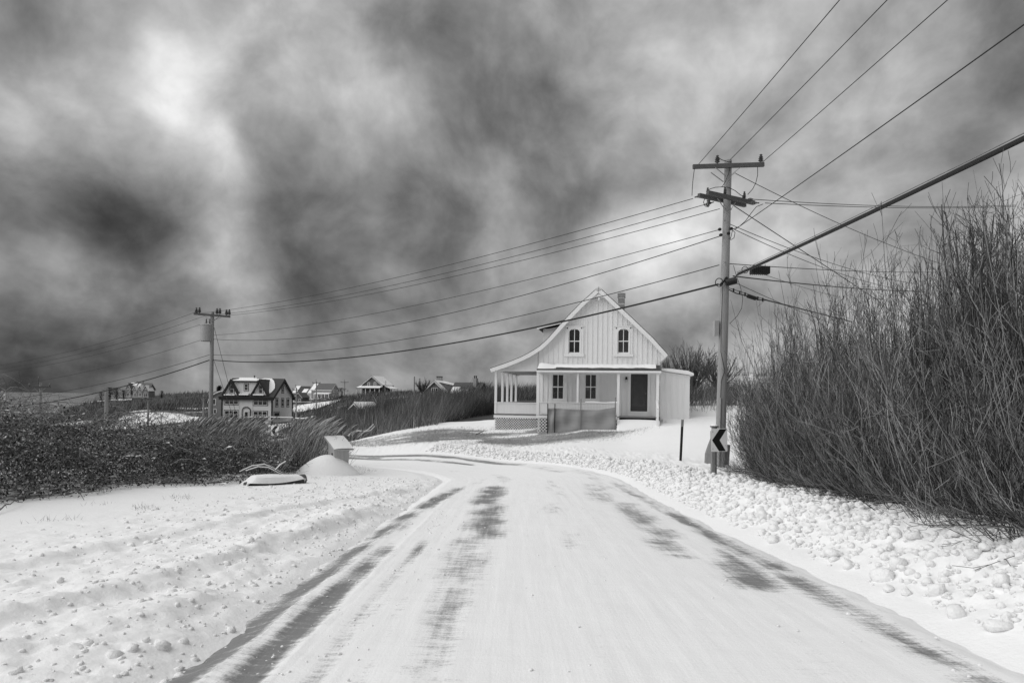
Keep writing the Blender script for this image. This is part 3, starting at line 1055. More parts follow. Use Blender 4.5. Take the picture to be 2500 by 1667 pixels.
def boards(parent, u0, u1, zlo, ztop, v, cuts, pitch=0.262, th=0.022, extra=()):
    """upright boards with battens over the joints, cut round openings; every piece a sub-part"""
    grid = list(np.arange(u0, u1 - 0.08, pitch)) + [u1]
    br = sorted(set([round(g, 4) for g in grid] + [round(c[i], 4) for c in cuts for i in (0, 1) if u0 < c[i] < u1] + [round(e, 4) for e in extra if u0 < e < u1]))
    for a, b_ in zip(br[:-1], br[1:]):
        if b_ - a < 0.004: continue
        mid = (a + b_) / 2
        spans = [(zlo, None)]
        for c in sorted([c for c in cuts if c[0] < mid < c[1]], key=lambda c: c[2]):
            lo = spans.pop()[0]
            spans += [(lo, c[2]), (c[3], None)]
        g = 0.002
        for lo, hi in spans:
            if hi is None:
                if min(ztop(a), ztop(b_)) - lo < 0.03: continue
                MB().prism([(a + g, lo), (b_ - g, lo), (b_ - g, ztop(b_)), (a + g, ztop(a))], v - th, v + th).build('board', PAINT2, parent)
            elif hi - lo > 0.02:
                MB().prism([(a + g, lo), (b_ - g, lo), (b_ - g, hi), (a + g, hi)], v - th, v + th).build('board', PAINT2, parent)
    for u in grid[1:-1]:
        spans = [(zlo, ztop(u) - .01)]
        for c in sorted([c for c in cuts if c[0] - .1 < u < c[1] + .1], key=lambda c: c[2]):
            lo, hi = spans.pop()
            spans += [(lo, c[2] - .1), (c[3] + .1, hi)]
        for lo, hi in spans:
            if hi - lo > 0.08:
                B('batten', PAINT2, parent, u - .024, u + .024, v - th - .034, v - th + .002, lo, hi)


boards(wall, uL, uR, zfloor, lambda u: zt(u), 0.0, cuts, extra=(upk,))
B('foundation', VOIDM, house, uL + .2, uR - .1, .3, HD - .3, -.9, zfloor - .05)
# rooms seen through the glass, their dimness put into the lining's colour
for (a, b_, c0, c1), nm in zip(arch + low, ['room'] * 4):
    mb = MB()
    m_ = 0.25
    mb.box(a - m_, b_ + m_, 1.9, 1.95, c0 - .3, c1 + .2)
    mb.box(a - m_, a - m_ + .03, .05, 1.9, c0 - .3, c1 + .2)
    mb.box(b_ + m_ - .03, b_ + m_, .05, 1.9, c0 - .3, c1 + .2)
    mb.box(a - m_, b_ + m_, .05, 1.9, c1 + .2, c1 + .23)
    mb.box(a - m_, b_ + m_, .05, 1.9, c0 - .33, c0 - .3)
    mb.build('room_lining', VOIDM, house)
# arched windows: square casing with a round-headed opening
for a, b_, c0, c1 in arch:
    wn = sash_window(house, a, b_, c0, c1, 0.0, frame=0.015, proud=0.03, mun=0.04, name='arched_window')
    mid, rad_ = (a + b_) / 2, (b_ - a) / 2 + 0.012
    fo = 0.22
    inner, outer = [], []
    zc_ = c1 - rad_ + 0.005
    inner.append((mid - rad_, c0 - .02)); outer.append((a - fo + .04, c0 - .02))
    for k in range(13):
        q = math.pi - math.pi * k / 12
        ix, iz = mid + rad_ * math.cos(q), zc_ + rad_ * math.sin(q)
        inner.append((ix, iz))
        dx, dz_ = math.cos(q), math.sin(q)
        hw_, hh_ = (b_ - a) / 2 + fo - .04, (c1 + .12) - zc_
        sc = min(hw_ / max(abs(dx), 1e-3), hh_ / max(dz_, 1e-3))
        outer.append((mid + dx * sc, zc_ + dz_ * sc))
    inner.append((mid + rad_, c0 - .02)); outer.append((b_ + fo - .04, c0 - .02))
    MB().ribbon(inner, outer, -.075, -.024).build('casing', WHITE, wn)
    band = MB()
    out2 = [(mid + (p[0] - mid) * 1.13, zc_ + (p[1] - zc_) * 1.10 if p[1] > zc_ else p[1]) for p in inner]
    band.ribbon(inner, out2, -.098, -.074)
    band.box(a - fo, b_ + fo, -.13, -.024, c0 - .16, c0 - .025)
    band.box(a - fo + .02, b_ + fo - .02, -.10, -.024, c1 + .122, c1 + .165)
    band.build('arch_trim', WHITE, wn)
    for s in (-1, 1):
        MB().box(mid + s * (rad_ + .06) - .035, mid + s * (rad_ + .06) + .035, -.085, -.0745, c1 + .0, c1 + .07).build('corner_cutout', SHINGLE, wn)
for i, (a, b_, c0, c1) in enumerate(low):
    sash_window(house, a, b_, c0, c1, 0.0, frame=0.16, mun=0.045)
# carved gable ornament
go = MB()
u0, z0 = hz(1085, 238, VB)
u1, z1 = hz(1245, 238, VB)
uc, zc_ = hz(1163, 238, VB)
go.prism([(u0, z0 - .02), (u1, z0 - .02), (u1 - .08, z0 + .05), (uc, z0 + .1), (u0 + .08, z0 + .05)], VB + .02, VB + .05)
for k in range(9):
    q = k / 8
    u = u0 + (u1 - u0) * q
    dz_ = -0.10 - 0.12 * (1 - abs(2 * q - 1)) ** 2 * (1.5 if k == 4 else .4) + 0.03 * (k % 2)
    go.prism([(u - .028, z0), (u + .028, z0), (u + .05, z0 + dz_ * .5), (u + .02, z0 + dz_ * .62), (u, z0 + dz_), (u - .02, z0 + dz_ * .62), (u - .05, z0 + dz_ * .5)], VB + .02, VB + .05)
for s in (-1, 1):
    for r_ in (.13, .24):
        pts = [(uc + s * (.16 + r_ * math.cos(q)), z0 + .16 + r_ * .8 * math.sin(q)) for q in np.linspace(0, 4.4, 12)]
        go.tube([(p[0], VB + .035, p[1]) for p in pts], .014, 4)
go.tube([(uc, VB + .035, z0 - .2), (uc, VB + .035, peak[1] - .25)], .018, 5)
go.build('gable_ornament', WHITE, house)

# chimney on the far slope, brick courses with pale joints
cu0, cz0 = hz(1338, 395, 4.2)
cu1, cz1 = hz(1402, 205, 4.2)
ch = B('chimney', MORTAR, house, cu0 + .01, cu1 - .01, 4.21, 4.8, cz0 - .8, cz1 - .02)
cb = MB()
nrow = int((cz1 - cz0 + .5) / 0.075)
for j in range(nrow):
    z = cz0 - .5 + j * .075
    if j in (nrow - 4, nrow - 9): continue
    off = 0.0 if j % 2 else 0.1
    out = 0.035 if j >= nrow - 3 else 0.0
    u = cu0 - out
    first = True
    while u < cu1 + out - .02:
        L = off + .001 if (first and off) else .2
        cb.box(u + .003, min(u + L, cu1 + out) - .003, 4.2 - out, 4.81 + out, z, z + .066)
        u += L
        first = False
tag(cb.build('bricks', BRICK, ch), kind='stuff')
MB().box(cu0 + .1, cu1 - .1, 4.35, 4.65, cz1 - .02, cz1 + .06).build('chimney_cap', MORTAR, ch)

# dormer on the left slope
d0u, d0z = hz(660, 545, 2.6)
d1u = hz(800, 500, 2.6)[0] + 0.5
ztop_d = hz(655, 540, 2.6)[1]
dm = MB()
zlow = min(roofz(d0u), roofz(d0u + .3)) - .1
dm.prism([(d0u, zlow), (d1u + 1.0, zlow + .5), (d1u + 1.0, ztop_d + .45), (d0u, ztop_d)], 2.6, 6.0)
dorm = dm.build('dormer', PAINT2, house)
k = 0
z = zlow
while z < ztop_d - .02:
    MB().prism([(d0u - .015, z), (d1u + .6, z), (d1u + .6, z + .115), (d0u - .005, z + .115)], 2.575, 2.598).build('clapboard', PAINT2, dorm)
    z += .12
MB().ribbon([(d0u - .30, ztop_d + .02), (d0u + .05, ztop_d + .14), (d1u + 1.2, ztop_d + .75)], [(d0u - .30, ztop_d + .13), (d0u + .05, ztop_d + .25), (d1u + 1.2, ztop_d + .86)], 2.3, 6.3).build('dormer_roof', SHINGLE, dorm)
MB().ribbon([(d0u - .33, ztop_d - .03), (d0u + .05, ztop_d + .08), (d1u + 1.0, ztop_d + .60)], [(d0u - .33, ztop_d + .10), (d0u + .05, ztop_d + .21), (d1u + 1.0, ztop_d + .74)], 2.25, 2.298).build('dormer_fascia', WHITE, dorm)

# gable end over the side porch
zbm0, zbm1 = hz(400, 918)[1], hz(400, 903)[1]
us = [hz(x, 900)[0] for x in (236, 300, 380, 460, 540, 608)]
pn = [(us[0], zbm1)] + [(us[-1], zbm1)] + [(u, zt(u) - .04) for u in reversed(us)]
MB().prism(pn, -.02, .03).build('gable_panel', PAINT2, house)
B('porch_beam', WHITE, house, us[0] - .08, uL - .005, -.05, .07, zbm0, zbm1 - .002)
B('porch_beam', WHITE, house, us[0] - .08, us[0] + .04, .072, 6.6, zbm0 + .0, zbm1 - .002)
B('porch_beam', WHITE, house, us[0] + .042, uL, 6.48, 6.6, zbm0, zbm1 - .002)
B('porch_ceiling', SOFFIT, house, us[0] + .042, uL, .075, 6.47, zbm0 + .06, zbm0 + .10)
up = hz(228, 1000)[0]
zrail = hz(400, 1205)[1]
for v in (0.0, 1.95, 3.5, 4.9, 6.54):
    B('porch_post', WHITE, house, up - .065, up + .065, v - .065, v + .065, zfloor, zbm0 - .002)
ulp = hz(605, 1200)[0]
# half walls, rails, floor band and lattice of the side porch
zpan0 = hz(400, 1305)[1]
B('half_wall', PAINT2, house, up + .067, ulp, -.03, .03, zpan0, zrail - .03)
for u in np.arange(up + .12, ulp - .02, .11):
    pass
bead = MB()
for u in np.arange(up + .12, ulp - .02, .075):
    bead.box(u - .006, u + .006, -.037, -.031, zpan0 + .01, zrail - .04)
tag(bead.build('bead_moulding', PAINT2, house), kind='stuff')
B('half_wall', PAINT2, house, up - .03, up + .03, .067, 6.47, zpan0, zrail - .03)
B('rail_cap', WHITE, house, up - .075, ulp, -.075, .075, zrail - .028, zrail + .018)
B('rail_cap', WHITE, house, up - .075, up + .075, .078, 6.46, zrail - .028, zrail + .018)
B('half_wall', PAINT2, house, up, uL, 6.5, 6.56, zpan0, zrail - .03)
B('porch_floor', GREYWOOD, house, up - .06, uL - .002, -.04, 6.6, zfloor - .06, zfloor)
zb0, zb1 = hz(400, 1345)[1], hz(400, 1320)[1]
B('skirt_board', WHITE, house, up - .09, ulp + .05, -.085, -.05, zb0, zb1)
B('skirt_board', WHITE, house, up - .09, up - .055, -.048, 6.6, zb0, zb1)


def lattice(name, parent, u0, u1, z0, z1, v, pitch, wd):
    mb = MB()
    H_ = z1 - z0
    for s in (1, -1):
        q = -H_
        while q < (u1 - u0):
            ax, bx = q, q + H_
            az_, bz_ = z0, z1
            if ax < 0: az_ = z0 - ax; ax = 0
            if bx > u1 - u0: bz_ = z1 - (bx - (u1 - u0)); bx = u1 - u0
            if bx - ax > .02:
                if s == 1:
                    mb.beam((u0 + ax, v, az_), (u0 + bx, v, bz_), .008, wd, up=(0, 1, 0)) if False else mb.add(*strip(u0 + ax, az_, u0 + bx, bz_, v, wd))
                else:
                    mb.add(*strip(u1 - ax, az_, u1 - bx, bz_, v + .009, wd))
            q += pitch
    o = mb.build(name, WHITE, parent)
    return tag(o, kind='stuff')


def strip(xa, za, xb, zb_, v, wd):
    L = math.hypot(xb - xa, zb_ - za)
    nx, nz = -(zb_ - za) / L * wd / 2, (xb - xa) / L * wd / 2
    vs = []
    for y in (v - .004, v + .004):
        vs += [(xa + nx, y, za + nz), (xb + nx, y, zb_ + nz), (xb - nx, y, zb_ - nz), (xa - nx, y, za - nz)]
    return vs, [(0, 1, 2, 3), (7, 6, 5, 4), (0, 4, 5, 1), (1, 5, 6, 2), (2, 6, 7, 3), (3, 7, 4, 0)]


lattice('lattice', house, up - .06, ulp + .0, -.15, zb0 - .005, -.065, .135, .026)
B('porch_shade_backing', VOIDM, house, up - .03, uL, .12, 6.3, -.6, zb0)  # dark box that paints the shade behind the lattice

# ---- front porch
zb_l = hz(900, 938, VP)[1]
zb_h = hz(900, 913, VP)[1]
uf0, uf1 = hz(612, 925, VP)[0], hz(1720, 925, VP)[0]
B('porch_beam', WHITE, house, uf0 - .06, uf1 + .06, VP - .06, VP + .06, zb_l, zb_h)
B('porch_beam', WHITE, house, uf0 - .06, uf0 + .06, VP + .062, -.024, zb_l, zb_h)
B('porch_beam', WHITE, house, uf1 - .06, uf1 + .06, VP + .062, -.024, zb_l, zb_h)
B('porch_ceiling', SOFFIT, house, uf0 + .062, uf1 - .062, VP + .062, -.024, zb_h - .06, zb_h - .02)
e0, e1 = hz(597, 911, VP - .15), hz(1735, 908, VP - .15)
zwall = hz(1100, 872, 0)[1]
pr = MB()
zf = e0[1]
pr.prism_x([(VP - .17, zf), (VP - .17, zf + .035), (-.024, zwall + .03), (-.024, zwall - .04)], e0[0], e1[0])
proof = pr.build('porch_roof', SHINGLE, house)
B('porch_fascia', WHITE, house, e0[0], e1[0], VP - .19, VP - .172, zf - .085, zf + .012)
# shingle courses on the little roof and the snow left lying on it
for k in range(4):
    q0, q1 = k / 4, (k + 1) / 4
    va, vb = VP - .18 + (1.14 + .2) * q0, VP - .18 + (1.14 + .2) * q1 + .03
    za, zbb = zf + .037 + (zwall - zf) * q0, zf + .037 + (zwall - zf) * q1
    MB().prism_x([(va, za + .004), (va, za + .022), (vb, zbb + .012), (vb, zbb + .004)], e0[0] + .01, e1[0] - .01).build('shingle_course', SHINGLE, proof)


def snow_strip(name, parent, ulist, vlo, vhi, zbase, seed, depth, n_across=7):
    """drifted snow on a sloping roof; depth(u) gives thickness and vlo/vhi its edges"""
    Vv, Ff_ = [], []
    for i, u in enumerate(ulist):
        a, b_ = vlo(u), vhi(u)
        for j in range(n_across):
            q = j / (n_across - 1)
            v = a + (b_ - a) * q
            th = depth(u) * math.sin(math.pi * min(max(q * .94 + .03, 0), 1)) ** .6
            Vv.append((u, v, zbase(v) + th))
    for i in range(len(ulist) - 1):
        for j in range(n_across - 1):
            a = i * n_across + j
            Ff_.append((a, a + 1, a + n_across + 1, a + n_across))
    mb = MB()
    mb.add(Vv, Ff_)
    return mb.build(name, SNOW, parent, smooth=True)


zroof = lambda v: zf + .045 + (zwall - zf) * (v - VP + .18) / (1.34)
uu = np.linspace(e0[0] + .05, e1[0] - .25, 60)
n_ = lambda u, s_: float(fbm(np.array([u * 1.3]), np.array([s_]), 301, 3)[0])
u_mid = hz(760, 890, VP)[0]
snow_strip('roof_snow', proof, [u for u in uu if u < u_mid + .1], lambda u: VP - .14 + .25 * sst(u_mid - .7, u_mid + .1, u), lambda u: -.05, zroof, 1, lambda u: .02 + .15 * (1 - sst(u_mid - .8, u_mid + .1, u)))
snow_strip('roof_snow', proof, [u for u in uu if u > u_mid - .1], lambda u: VP + .30 + .55 * n_(u, 1.0) - .25 * sst(2.6, 4.5, u), lambda u: -.03, zroof, 2, lambda u: .02 + .13 * n_(u, 2.5))
for zx, wd, zlo in ((611, .15, zfloor - .05), (972, .10, zrail), (1342, .13, hz(1342, 1385, VP)[1] - .1), (1700, .13, hz(1700, 1380, VP)[1] - .1)):
    u = hz(zx, 1100, VP)[0]
    B('porch_post', WHITE, house, u - wd / 2, u + wd / 2, VP - wd / 2, VP + wd / 2, zlo, zb_l - .002)
u1330 = hz(1334, 1200, VP)[0]
u620 = hz(622, 1200, VP)[0]
zr2 = hz(900, 1203, VP)[1]
zp2 = hz(900, 1306, VP)[1]
B('rail_cap', WHITE, house, u620, u1330, VP - .07, VP + .07, zr2 - .03, zr2 + .015)
B('half_wall', PAINT2, house, u620, u1330, VP - .03, VP + .03, zp2, zr2 - .032)
snow_strip('rail_snow', house, np.linspace(hz(1040, 1200, VP)[0], u1330 - .02, 18), lambda u: VP - .065, lambda u: VP + .065, lambda v: zr2 + .012, 3, lambda u: .05 + .02 * math.sin(u * 5))
B('porch_floor', GREYWOOD, house, uf0 - .05, uf1 + .05, VP - .08, -.03, zfloor - .055, zfloor - .002)
B('skirt_board', WHITE, house, uf0 - .06, u1330, VP - .10, VP - .065, hz(650, 1345, VP)[1], hz(650, 1320, VP)[1])
lattice('lattice', house, uf0 - .03, u1330, -.1, hz(650, 1347, VP)[1], VP - .075, .165, .034)
B('porch_shade_backing', VOIDM, house, uf0 + .1, uf1 - .1, VP + .25, -.1, -.5, zfloor - .1)  # dark backing again, shade under the front porch as colour
# steps under the door bay
us0, us1 = hz(1352, 1330, VP)[0], hz(1690, 1330, VP)[0]
B('step', GREYWOOD, house, us0, us1, VP - .42, VP - .085, zfloor - .26, zfloor - .21)
B('step_riser', WHITE, house, us0 + .02, us1 - .02, VP - .38, VP - .36, zfloor - .5, zfloor - .265)
snow_strip('step_snow', house, np.linspace(us0 - .1, us1 + .15, 24), lambda u: VP - 1.5, lambda u: VP - .06, lambda v: -.02 + (zfloor - .16) * float(sst(VP - 1.5, VP - .1, v)) ** .8, 4, lambda u: .09 * math.sin(math.pi * min(max((u - us0 + .1) / (us1 - us0 + .25), .0), 1.)) ** .4, 11)
# handrail by the steps
hu = hz(1700, 1250, VP)[0]
hr = MB()
p0, p1 = hz(1693, 1196, VP), hz(1702, 1270, VP - .9)
hr.beam((p0[0], VP + .02, p0[1]), (p1[0], VP - .85, p1[1]), .10, .14)
hr.box(p1[0] - .05, p1[0] + .05, VP - .9, VP - .8, p1[1] - .85, p1[1])
hr.build('stair_rail', WHITE, house)
# door with casing, glazed storm panel and handle
dr = MB()
a, b_, c0, c1 = door
dr.box(a - .13, a, -.06, .04, zfloor, c1 + .12)
dr.box(b_, b_ + .13, -.06, .04, zfloor, c1 + .12)
dr.box(a, b_, -.06, .04, c1, c1 + .12)
dr.box(a - .02, b_ + .02, -.10, .04, zfloor - .0, c0)
dcase = dr.build('door_casing', WHITE, house)
dd_ = B('door', DOORM, house, a + .004, b_ - .004, -.005, .04, c0 + .004, c1 - .004)
B('door_glass', mat('storm_glass', .03, .18, .5, 1.3, spec=.6), dd_, a + .10, b_ - .10, -.02, -.006, c0 + .22, c1 - .12)
MB().tube([(b_ - .06, -.02, c0 + .95), (b_ - .06, -.06, c0 + .95), (b_ - .12, -.06, c0 + .95)], .012, 6).build('door_handle', STEEL, dd_)
# porch lamp
lu, lz = hz(1415, 993)
lm = MB()
lm.box(lu - .05, lu + .05, -.05, -.024, lz - .12, lz + .12)
lm.lathe([(.06, 0), (.075, .03), (.05, .10), (.02, .16)], (lu, -.11, lz - .02), n=8)
lm.build('porch_lamp', BLACKPAINT, house)
MB().lathe([(.045, 0), (.05, .10), (.045, .16)], (lu, -.11, lz - .16), n=8).build('lamp_glass', mat('frosted_lamp_glass', .6, .3, .05), house)

# ---- side annex with its lean-to roof
AV = .12
au0, au1 = uR + .02, hz(1992, 1150, AV)[0]
az0, az1 = hz(1740, 918, AV), hz(2000, 958, AV)
asl = (az1[1] - az0[1]) / (az1[0] - az0[0])
atop = lambda u: az0[1] + asl * (u - az0[0])
an_ = MB().box(au1 - .06, au1, AV + .03, 4.4, -.2, atop(au1) - .02).build('annex_wall', PAINT2, house)
boards(an_, au0, au1, hz(1850, 1362, AV)[1] - .25, lambda u: atop(u) - .01, AV, [], pitch=.30)
aroof = MB()
ra, rb = (au0 - .02, atop(au0) + .02), (hz(2030, 955, AV - .2)[0], 0)
rb = (rb[0], atop(rb[0]) + .02)
aroof.ribbon([(ra[0], ra[1] + .10), (rb[0], rb[1] + .10)], [ra, rb], AV - .25, 4.6)
ar = aroof.build('annex_roof', WHITE, house)
sn = MB()
sn.ribbon([(ra[0] + .03, ra[1] + .11), (ra[0] + .5, ra[1] + .17 + asl * .5), (rb[0] - .3, rb[1] + .20 - asl * .3), (rb[0] - .02, rb[1] + .13)], [(ra[0] + .03, ra[1] + .102), (ra[0] + .5, ra[1] + .102 + asl * .5), (rb[0] - .3, rb[1] + .102 - asl * .3), (rb[0] - .02, rb[1] + .102)], AV - .22, 4.5)
sn.build('roof_snow', SNOW, ar)

# ---- chairs behind the porch windows, and a notice in the glass
for i, (a, b_, c0, c1) in enumerate(low):
    ch_ = empty('chair', HF.o + Matrix.Rotation(HF.th, 3, 'Z') @ Vector(((a + b_) / 2, .55, c0 - .3)), HF.th)
    if i == 0:
        tag(ch_, 'round-backed spindle chair behind the left porch window', 'chair')
        fr_ = [(-.42 + .84 * q, 0, .42 + .32 * math.sin(math.pi * q) ** .5) for q in np.linspace(0, 1, 12)]
        MB().tube(fr_, .03, 6).build('backrest', PALEWOOD, ch_)
        for q in np.linspace(-.34, .34, 7):
            MB().tube([(q, 0, .30), (q, 0, .45 + .30 * math.cos(q * 3.2))], .018, 5).build('spindle', PALEWOOD, ch_)
    else:
        tag(ch_, 'upholstered armchair behind the right porch window', 'chair')
        MB().prism([(-.40, .28), (.28, .28), (.26, .72), (.18, .80), (-.34, .80), (-.40, .72)], -.05, .08).build('backrest', PALEWOOD, ch_)
    MB().box(-.42, .38, .06, .5, .20, .29).build('seat', PALEWOOD, ch_)
    for sx in (-.36, .32):
        for sy in (.1, .45):
            MB().box(sx - .02, sx + .02, sy - .02, sy + .02, -.22, .21).build('leg', PALEWOOD, ch_)
a, b_, c0, c1 = low[1]
no = empty('paper_notice', HF.o + Matrix.Rotation(HF.th, 3, 'Z') @ Vector((a + .13, .04, c0 + .62)), HF.th)
no2 = B('sheet', PAPER, no, -.11, .12, 0, .002, -.14, .13)
tag(no, 'pale paper notice stuck inside the right porch window', 'notice')

# ---- silt fence in front of the porch
SV = VP - .75
sf_ = empty('silt_fence', HF.o, HF.th)
tag(sf_, 'grey fabric silt fence on stakes in front of the porch', 'fence')
pts = [hz(x, 1262, SV) for x in (697, 765, 870, 1003, 1160, 1322)]
tops = [hz(x, y, SV)[1] for x, y in ((697, 1258), (765, 1256), (870, 1262), (1003, 1268), (1160, 1272), (1322, 1246))]
bots = [hz(x, y, SV)[1] - .34 for x, y in ((697, 1412), (765, 1412), (870, 1408), (1003, 1405), (1160, 1398), (1322, 1388))]
Vv, Ff_ = [], []
NU, NZ = 60, 14
for i in range(NU):
    q = i / (NU - 1)
    u = np.interp(q * 5, range(6), [p[0] for p in pts])
    zt_ = np.interp(q * 5, range(6), tops)
    zb_ = np.interp(q * 5, range(6), bots)
    for j in range(NZ):
        r_ = j / (NZ - 1)
        y = SV + .05 * math.sin(q * 31) * math.sin(math.pi * r_) + .03 * math.sin(q * 13 + r_ * 5) + (.05 * math.sin(r_ * 9 + q * 4) * .5)
        Vv.append((u, y, zt_ + (zb_ - zt_) * r_))
for i in range(NU - 1):
    for j in range(NZ - 1):
        a = i * NZ + j
        Ff_.append((a, a + 1, a + NZ + 1, a + NZ))
MB().add(Vv, Ff_).build('fabric', SILT, sf_, smooth=True)
mesh_top = hz(900, 1213, SV)[1]
gm = MB()
for u in np.arange(pts[0][0], pts[-1][0], .075):
    gm.box(u - .006, u + .006, SV - .012, SV - .004, np.interp(u, [p[0] for p in pts], tops) - .04, mesh_top)
for z in np.arange(min(tops), mesh_top + .02, .075):
    gm.box(pts[0][0], pts[-1][0], SV - .02, SV - .0125, z - .006, z + .006)
tag(gm.build('backing_mesh', mat('pale_mesh', .5, .6, .05), sf_), kind='stuff')
for zx, zy in ((701, 1214), (766, 1214), (1003, 1172), (1316, 1158)):
    u, z = hz(zx, zy, SV)
    B('stake', BLACKPAINT if zx < 900 else GREYWOOD, sf_, u - .022, u + .022, SV - .075, SV - .035, -.2, z)
# ------------------------------------------------------------------ utility poles, wires and roadside things
def gz(x, y):
    return float(Hnear(np.array([x]), np.array([y]))[0])


def ggz(x, y):
    return float(Hbase(np.array([x]), np.array([y]))[0])


def insulator(root, p, h=.30, r=.075, axis=(0, 0, 1)):
    mb = MB()
    k = h / .30
    mb.lathe([(.018, -.06 * k), (.018, .02 * k), (r * .6, .03 * k), (r, .07 * k), (r * .55, .09 * k), (r * .95, .14 * k), (r * .5, .16 * k), (r * .8, .20 * k), (r * .35, .24 * k), (r * .6, .27 * k), (r * .3, .30 * k)], p, axis, 10)
    return mb.build('insulator', PORC, root, smooth=True)


def sag(p0, p1, s, n=28):
    p0, p1 = Vector(p0), Vector(p1)
    return [p0.lerp(p1, i / n) - Vector((0, 0, 4 * s * (i / n) * (1 - i / n))) for i in range(n + 1)]


def wire(name, label, pts, r, m=WIRE, cat='wire', group=None, n=5):
    o = MB().tube(pts, r, n).build(name, m, None, smooth=True)
    tag(o, label, cat, group)
    return o


# ---- near pole -------------------------------------------------------
D1 = 21.65


def pz(zx, zy, d=D1):
    return W(1650 + zx * 0.26786, 340 + zy * 0.26786, d)


np_base, np_top = W(1757.5, 1130, D1), W(1778, 392, D1)
pole1 = empty('utility_pole', Vector((np_base.x, np_base.y, np_base.z - .5)))
tag(pole1, 'tall wooden utility pole with two crossarms beside the near arrow sign', 'utility pole')


def rel(root, pts):
    return [Vector(p) - root.location for p in pts]


def P1(p):
    return Vector(p) - pole1.location


axis1 = (np_top - np_base)
shaft = [np_base + axis1 * q for q in (-.07, 0, .25, .5, .75, 1.0)]
MB().tube([P1(p) for p in shaft], [.168, .160, .150, .137, .122, .110], 16).build('shaft', WOOD, pole1, smooth=True)
at = lambda py: np_base + axis1 * ((1130 - py) / (1130 - 392))
# upper double crossarm
for dy in (-.17, .17):
    a, b_ = pz(155, 252, D1 + dy), pz(803, 232, D1 + dy)
    MB().beam(P1(a), P1(b_), .10, .125).build('crossarm', DARKWOOD, pole1)
for sx in (360, 590):
    a, b_ = pz(sx, 258, D1 - .24), pz(470, 350, D1 - .20)
    MB().beam(P1(a), P1(b_), .012, .045, up=(0, 1, 0)).build('arm_brace', STEEL, pole1)
    MB().beam(P1(a + Vector((0, .48, 0))), P1(b_ + Vector((0, .42, 0))), .012, .045, up=(0, 1, 0)).build('arm_brace', STEEL, pole1)
# lower, skewed double crossarm
la, lb = pz(250, 500, 21.0), pz(672, 592, 22.3)
ldir = (lb - la).normalized()
lperp = Vector((-ldir.y, ldir.x, 0)).normalized()
for k in (-1, 1):
    MB().beam(P1(la + lperp * .17 * k), P1(lb + lperp * .17 * k), .10, .12).build('crossarm', DARKWOOD, pole1)
for zx, zy in ((380, 540), (545, 575)):
    MB().beam(P1(pz(zx, zy, D1 - .2)), P1(pz(462 if zx < 450 else 488, 662, D1 - .18)), .012, .045, up=(0, 1, 0)).build('arm_brace', STEEL, pole1)
for zx, zy, d in ((378, 222, D1), (775, 212, D1)):
    insulator(pole1, P1(pz(zx, zy, d)), .26, .085)
for q, k in ((.18, 1), (.36, -1), (.78, -1), (.95, 1)):
    insulator(pole1, P1(la.lerp(lb, q) + lperp * .17 * k + Vector((0, 0, .06))), .24, .06)
for zx0, zy0, zx1, zy1 in ((240, 515, 170, 530), (330, 578, 250, 600), (675, 578, 760, 582), (665, 545, 705, 548)):
    p0, p1 = P1(pz(zx0, zy0)), P1(pz(zx1, zy1))
    d_ = (p1 - p0)
    insulator(pole1, p0, d_.length, .045, d_)
# fused cut-out hanging under the left end
MB().lathe([(.03, 0), (.06, .02), (.045, .06), (.06, .10), (.045, .14), (.06, .18), (.03, .24)], P1(pz(292, 612)), (0.1, 0, 1), 8).build('cutout_fuse', PORC, pole1, smooth=True)
MB().tube([P1(pz(x, y)) for x, y in ((262, 545), (252, 575), (268, 612), (300, 618))], .012, 5).build('cutout_bracket', BLACK, pole1)
# jumper loops
for pts in ([(172, 250), (158, 350), (150, 440), (147, 515)], [(745, 255), (745, 330), (728, 400), (700, 455), (655, 505)], [(500, 205), (485, 300), (450, 390), (420, 436), (360, 440), (310, 455), (285, 485)], [(415, 434), (480, 440), (540, 470), (590, 510), (640, 530)],
            [(378, 165), (420, 190), (470, 205), (505, 205)], [(795, 592), (735, 615), (690, 670), (640, 740), (580, 795), (520, 820)], [(500, 815), (540, 850), (530, 900), (500, 918), (490, 900)], [(515, 830), (505, 880), (495, 910)]):
    P = [P1(pz(x, y, D1 - .16)) for x, y in pts]
    MB().tube(P, .011, 5).build('jumper', WIRE, pole1, smooth=True)
# neutral bracket and clamps
for zx, zy in ((400, 822), (410, 873), (505, 815), (480, 858)):
    MB().lathe([(.03, -.05), (.05, -.02), (.05, .02), (.03, .05)], P1(pz(zx, zy, D1 - .12)), (1, 0, .1), 8).build('clamp', BLACK, pole1)
for zx, zy in ((445, 742), (448, 1122), (452, 640), (500, 640)):
    MB().lathe([(.028, 0), (.028, .03)], P1(pz(zx, zy, D1 - .155)), (0, -1, 0), 8).build('bolt', STEEL, pole1)
# black splice case, hanger bands and coils
c0, c1 = pz(450, 1310, D1 - .22), pz(535, 1290, D1 - .30)
MB().lathe([(.05, 0), (.11, .03), (.115, .06), (.115, (c1 - c0).length * 1.2), (.06, (c1 - c0).length * 1.28)], P1(c0), c1 - c0, 12).build('splice_case', BLACK, pole1, smooth=True)
ring = [(395 + 35 * math.cos(q), 1305 + 38 * math.sin(q)) for q in np.linspace(0, 6.28, 16)]
MB().tube([P1(pz(x, y, D1 - .2)) for x, y in ring], .014, 5).build('cable_coil', CABLE, pole1, smooth=True)
MB().tube([P1(pz(x, y, D1 - .2)) for x, y in ((400, 1330), (440, 1290), (455, 1265), (470, 1262))], .035, 6).build('cable_bend', CABLE, pole1, smooth=True)
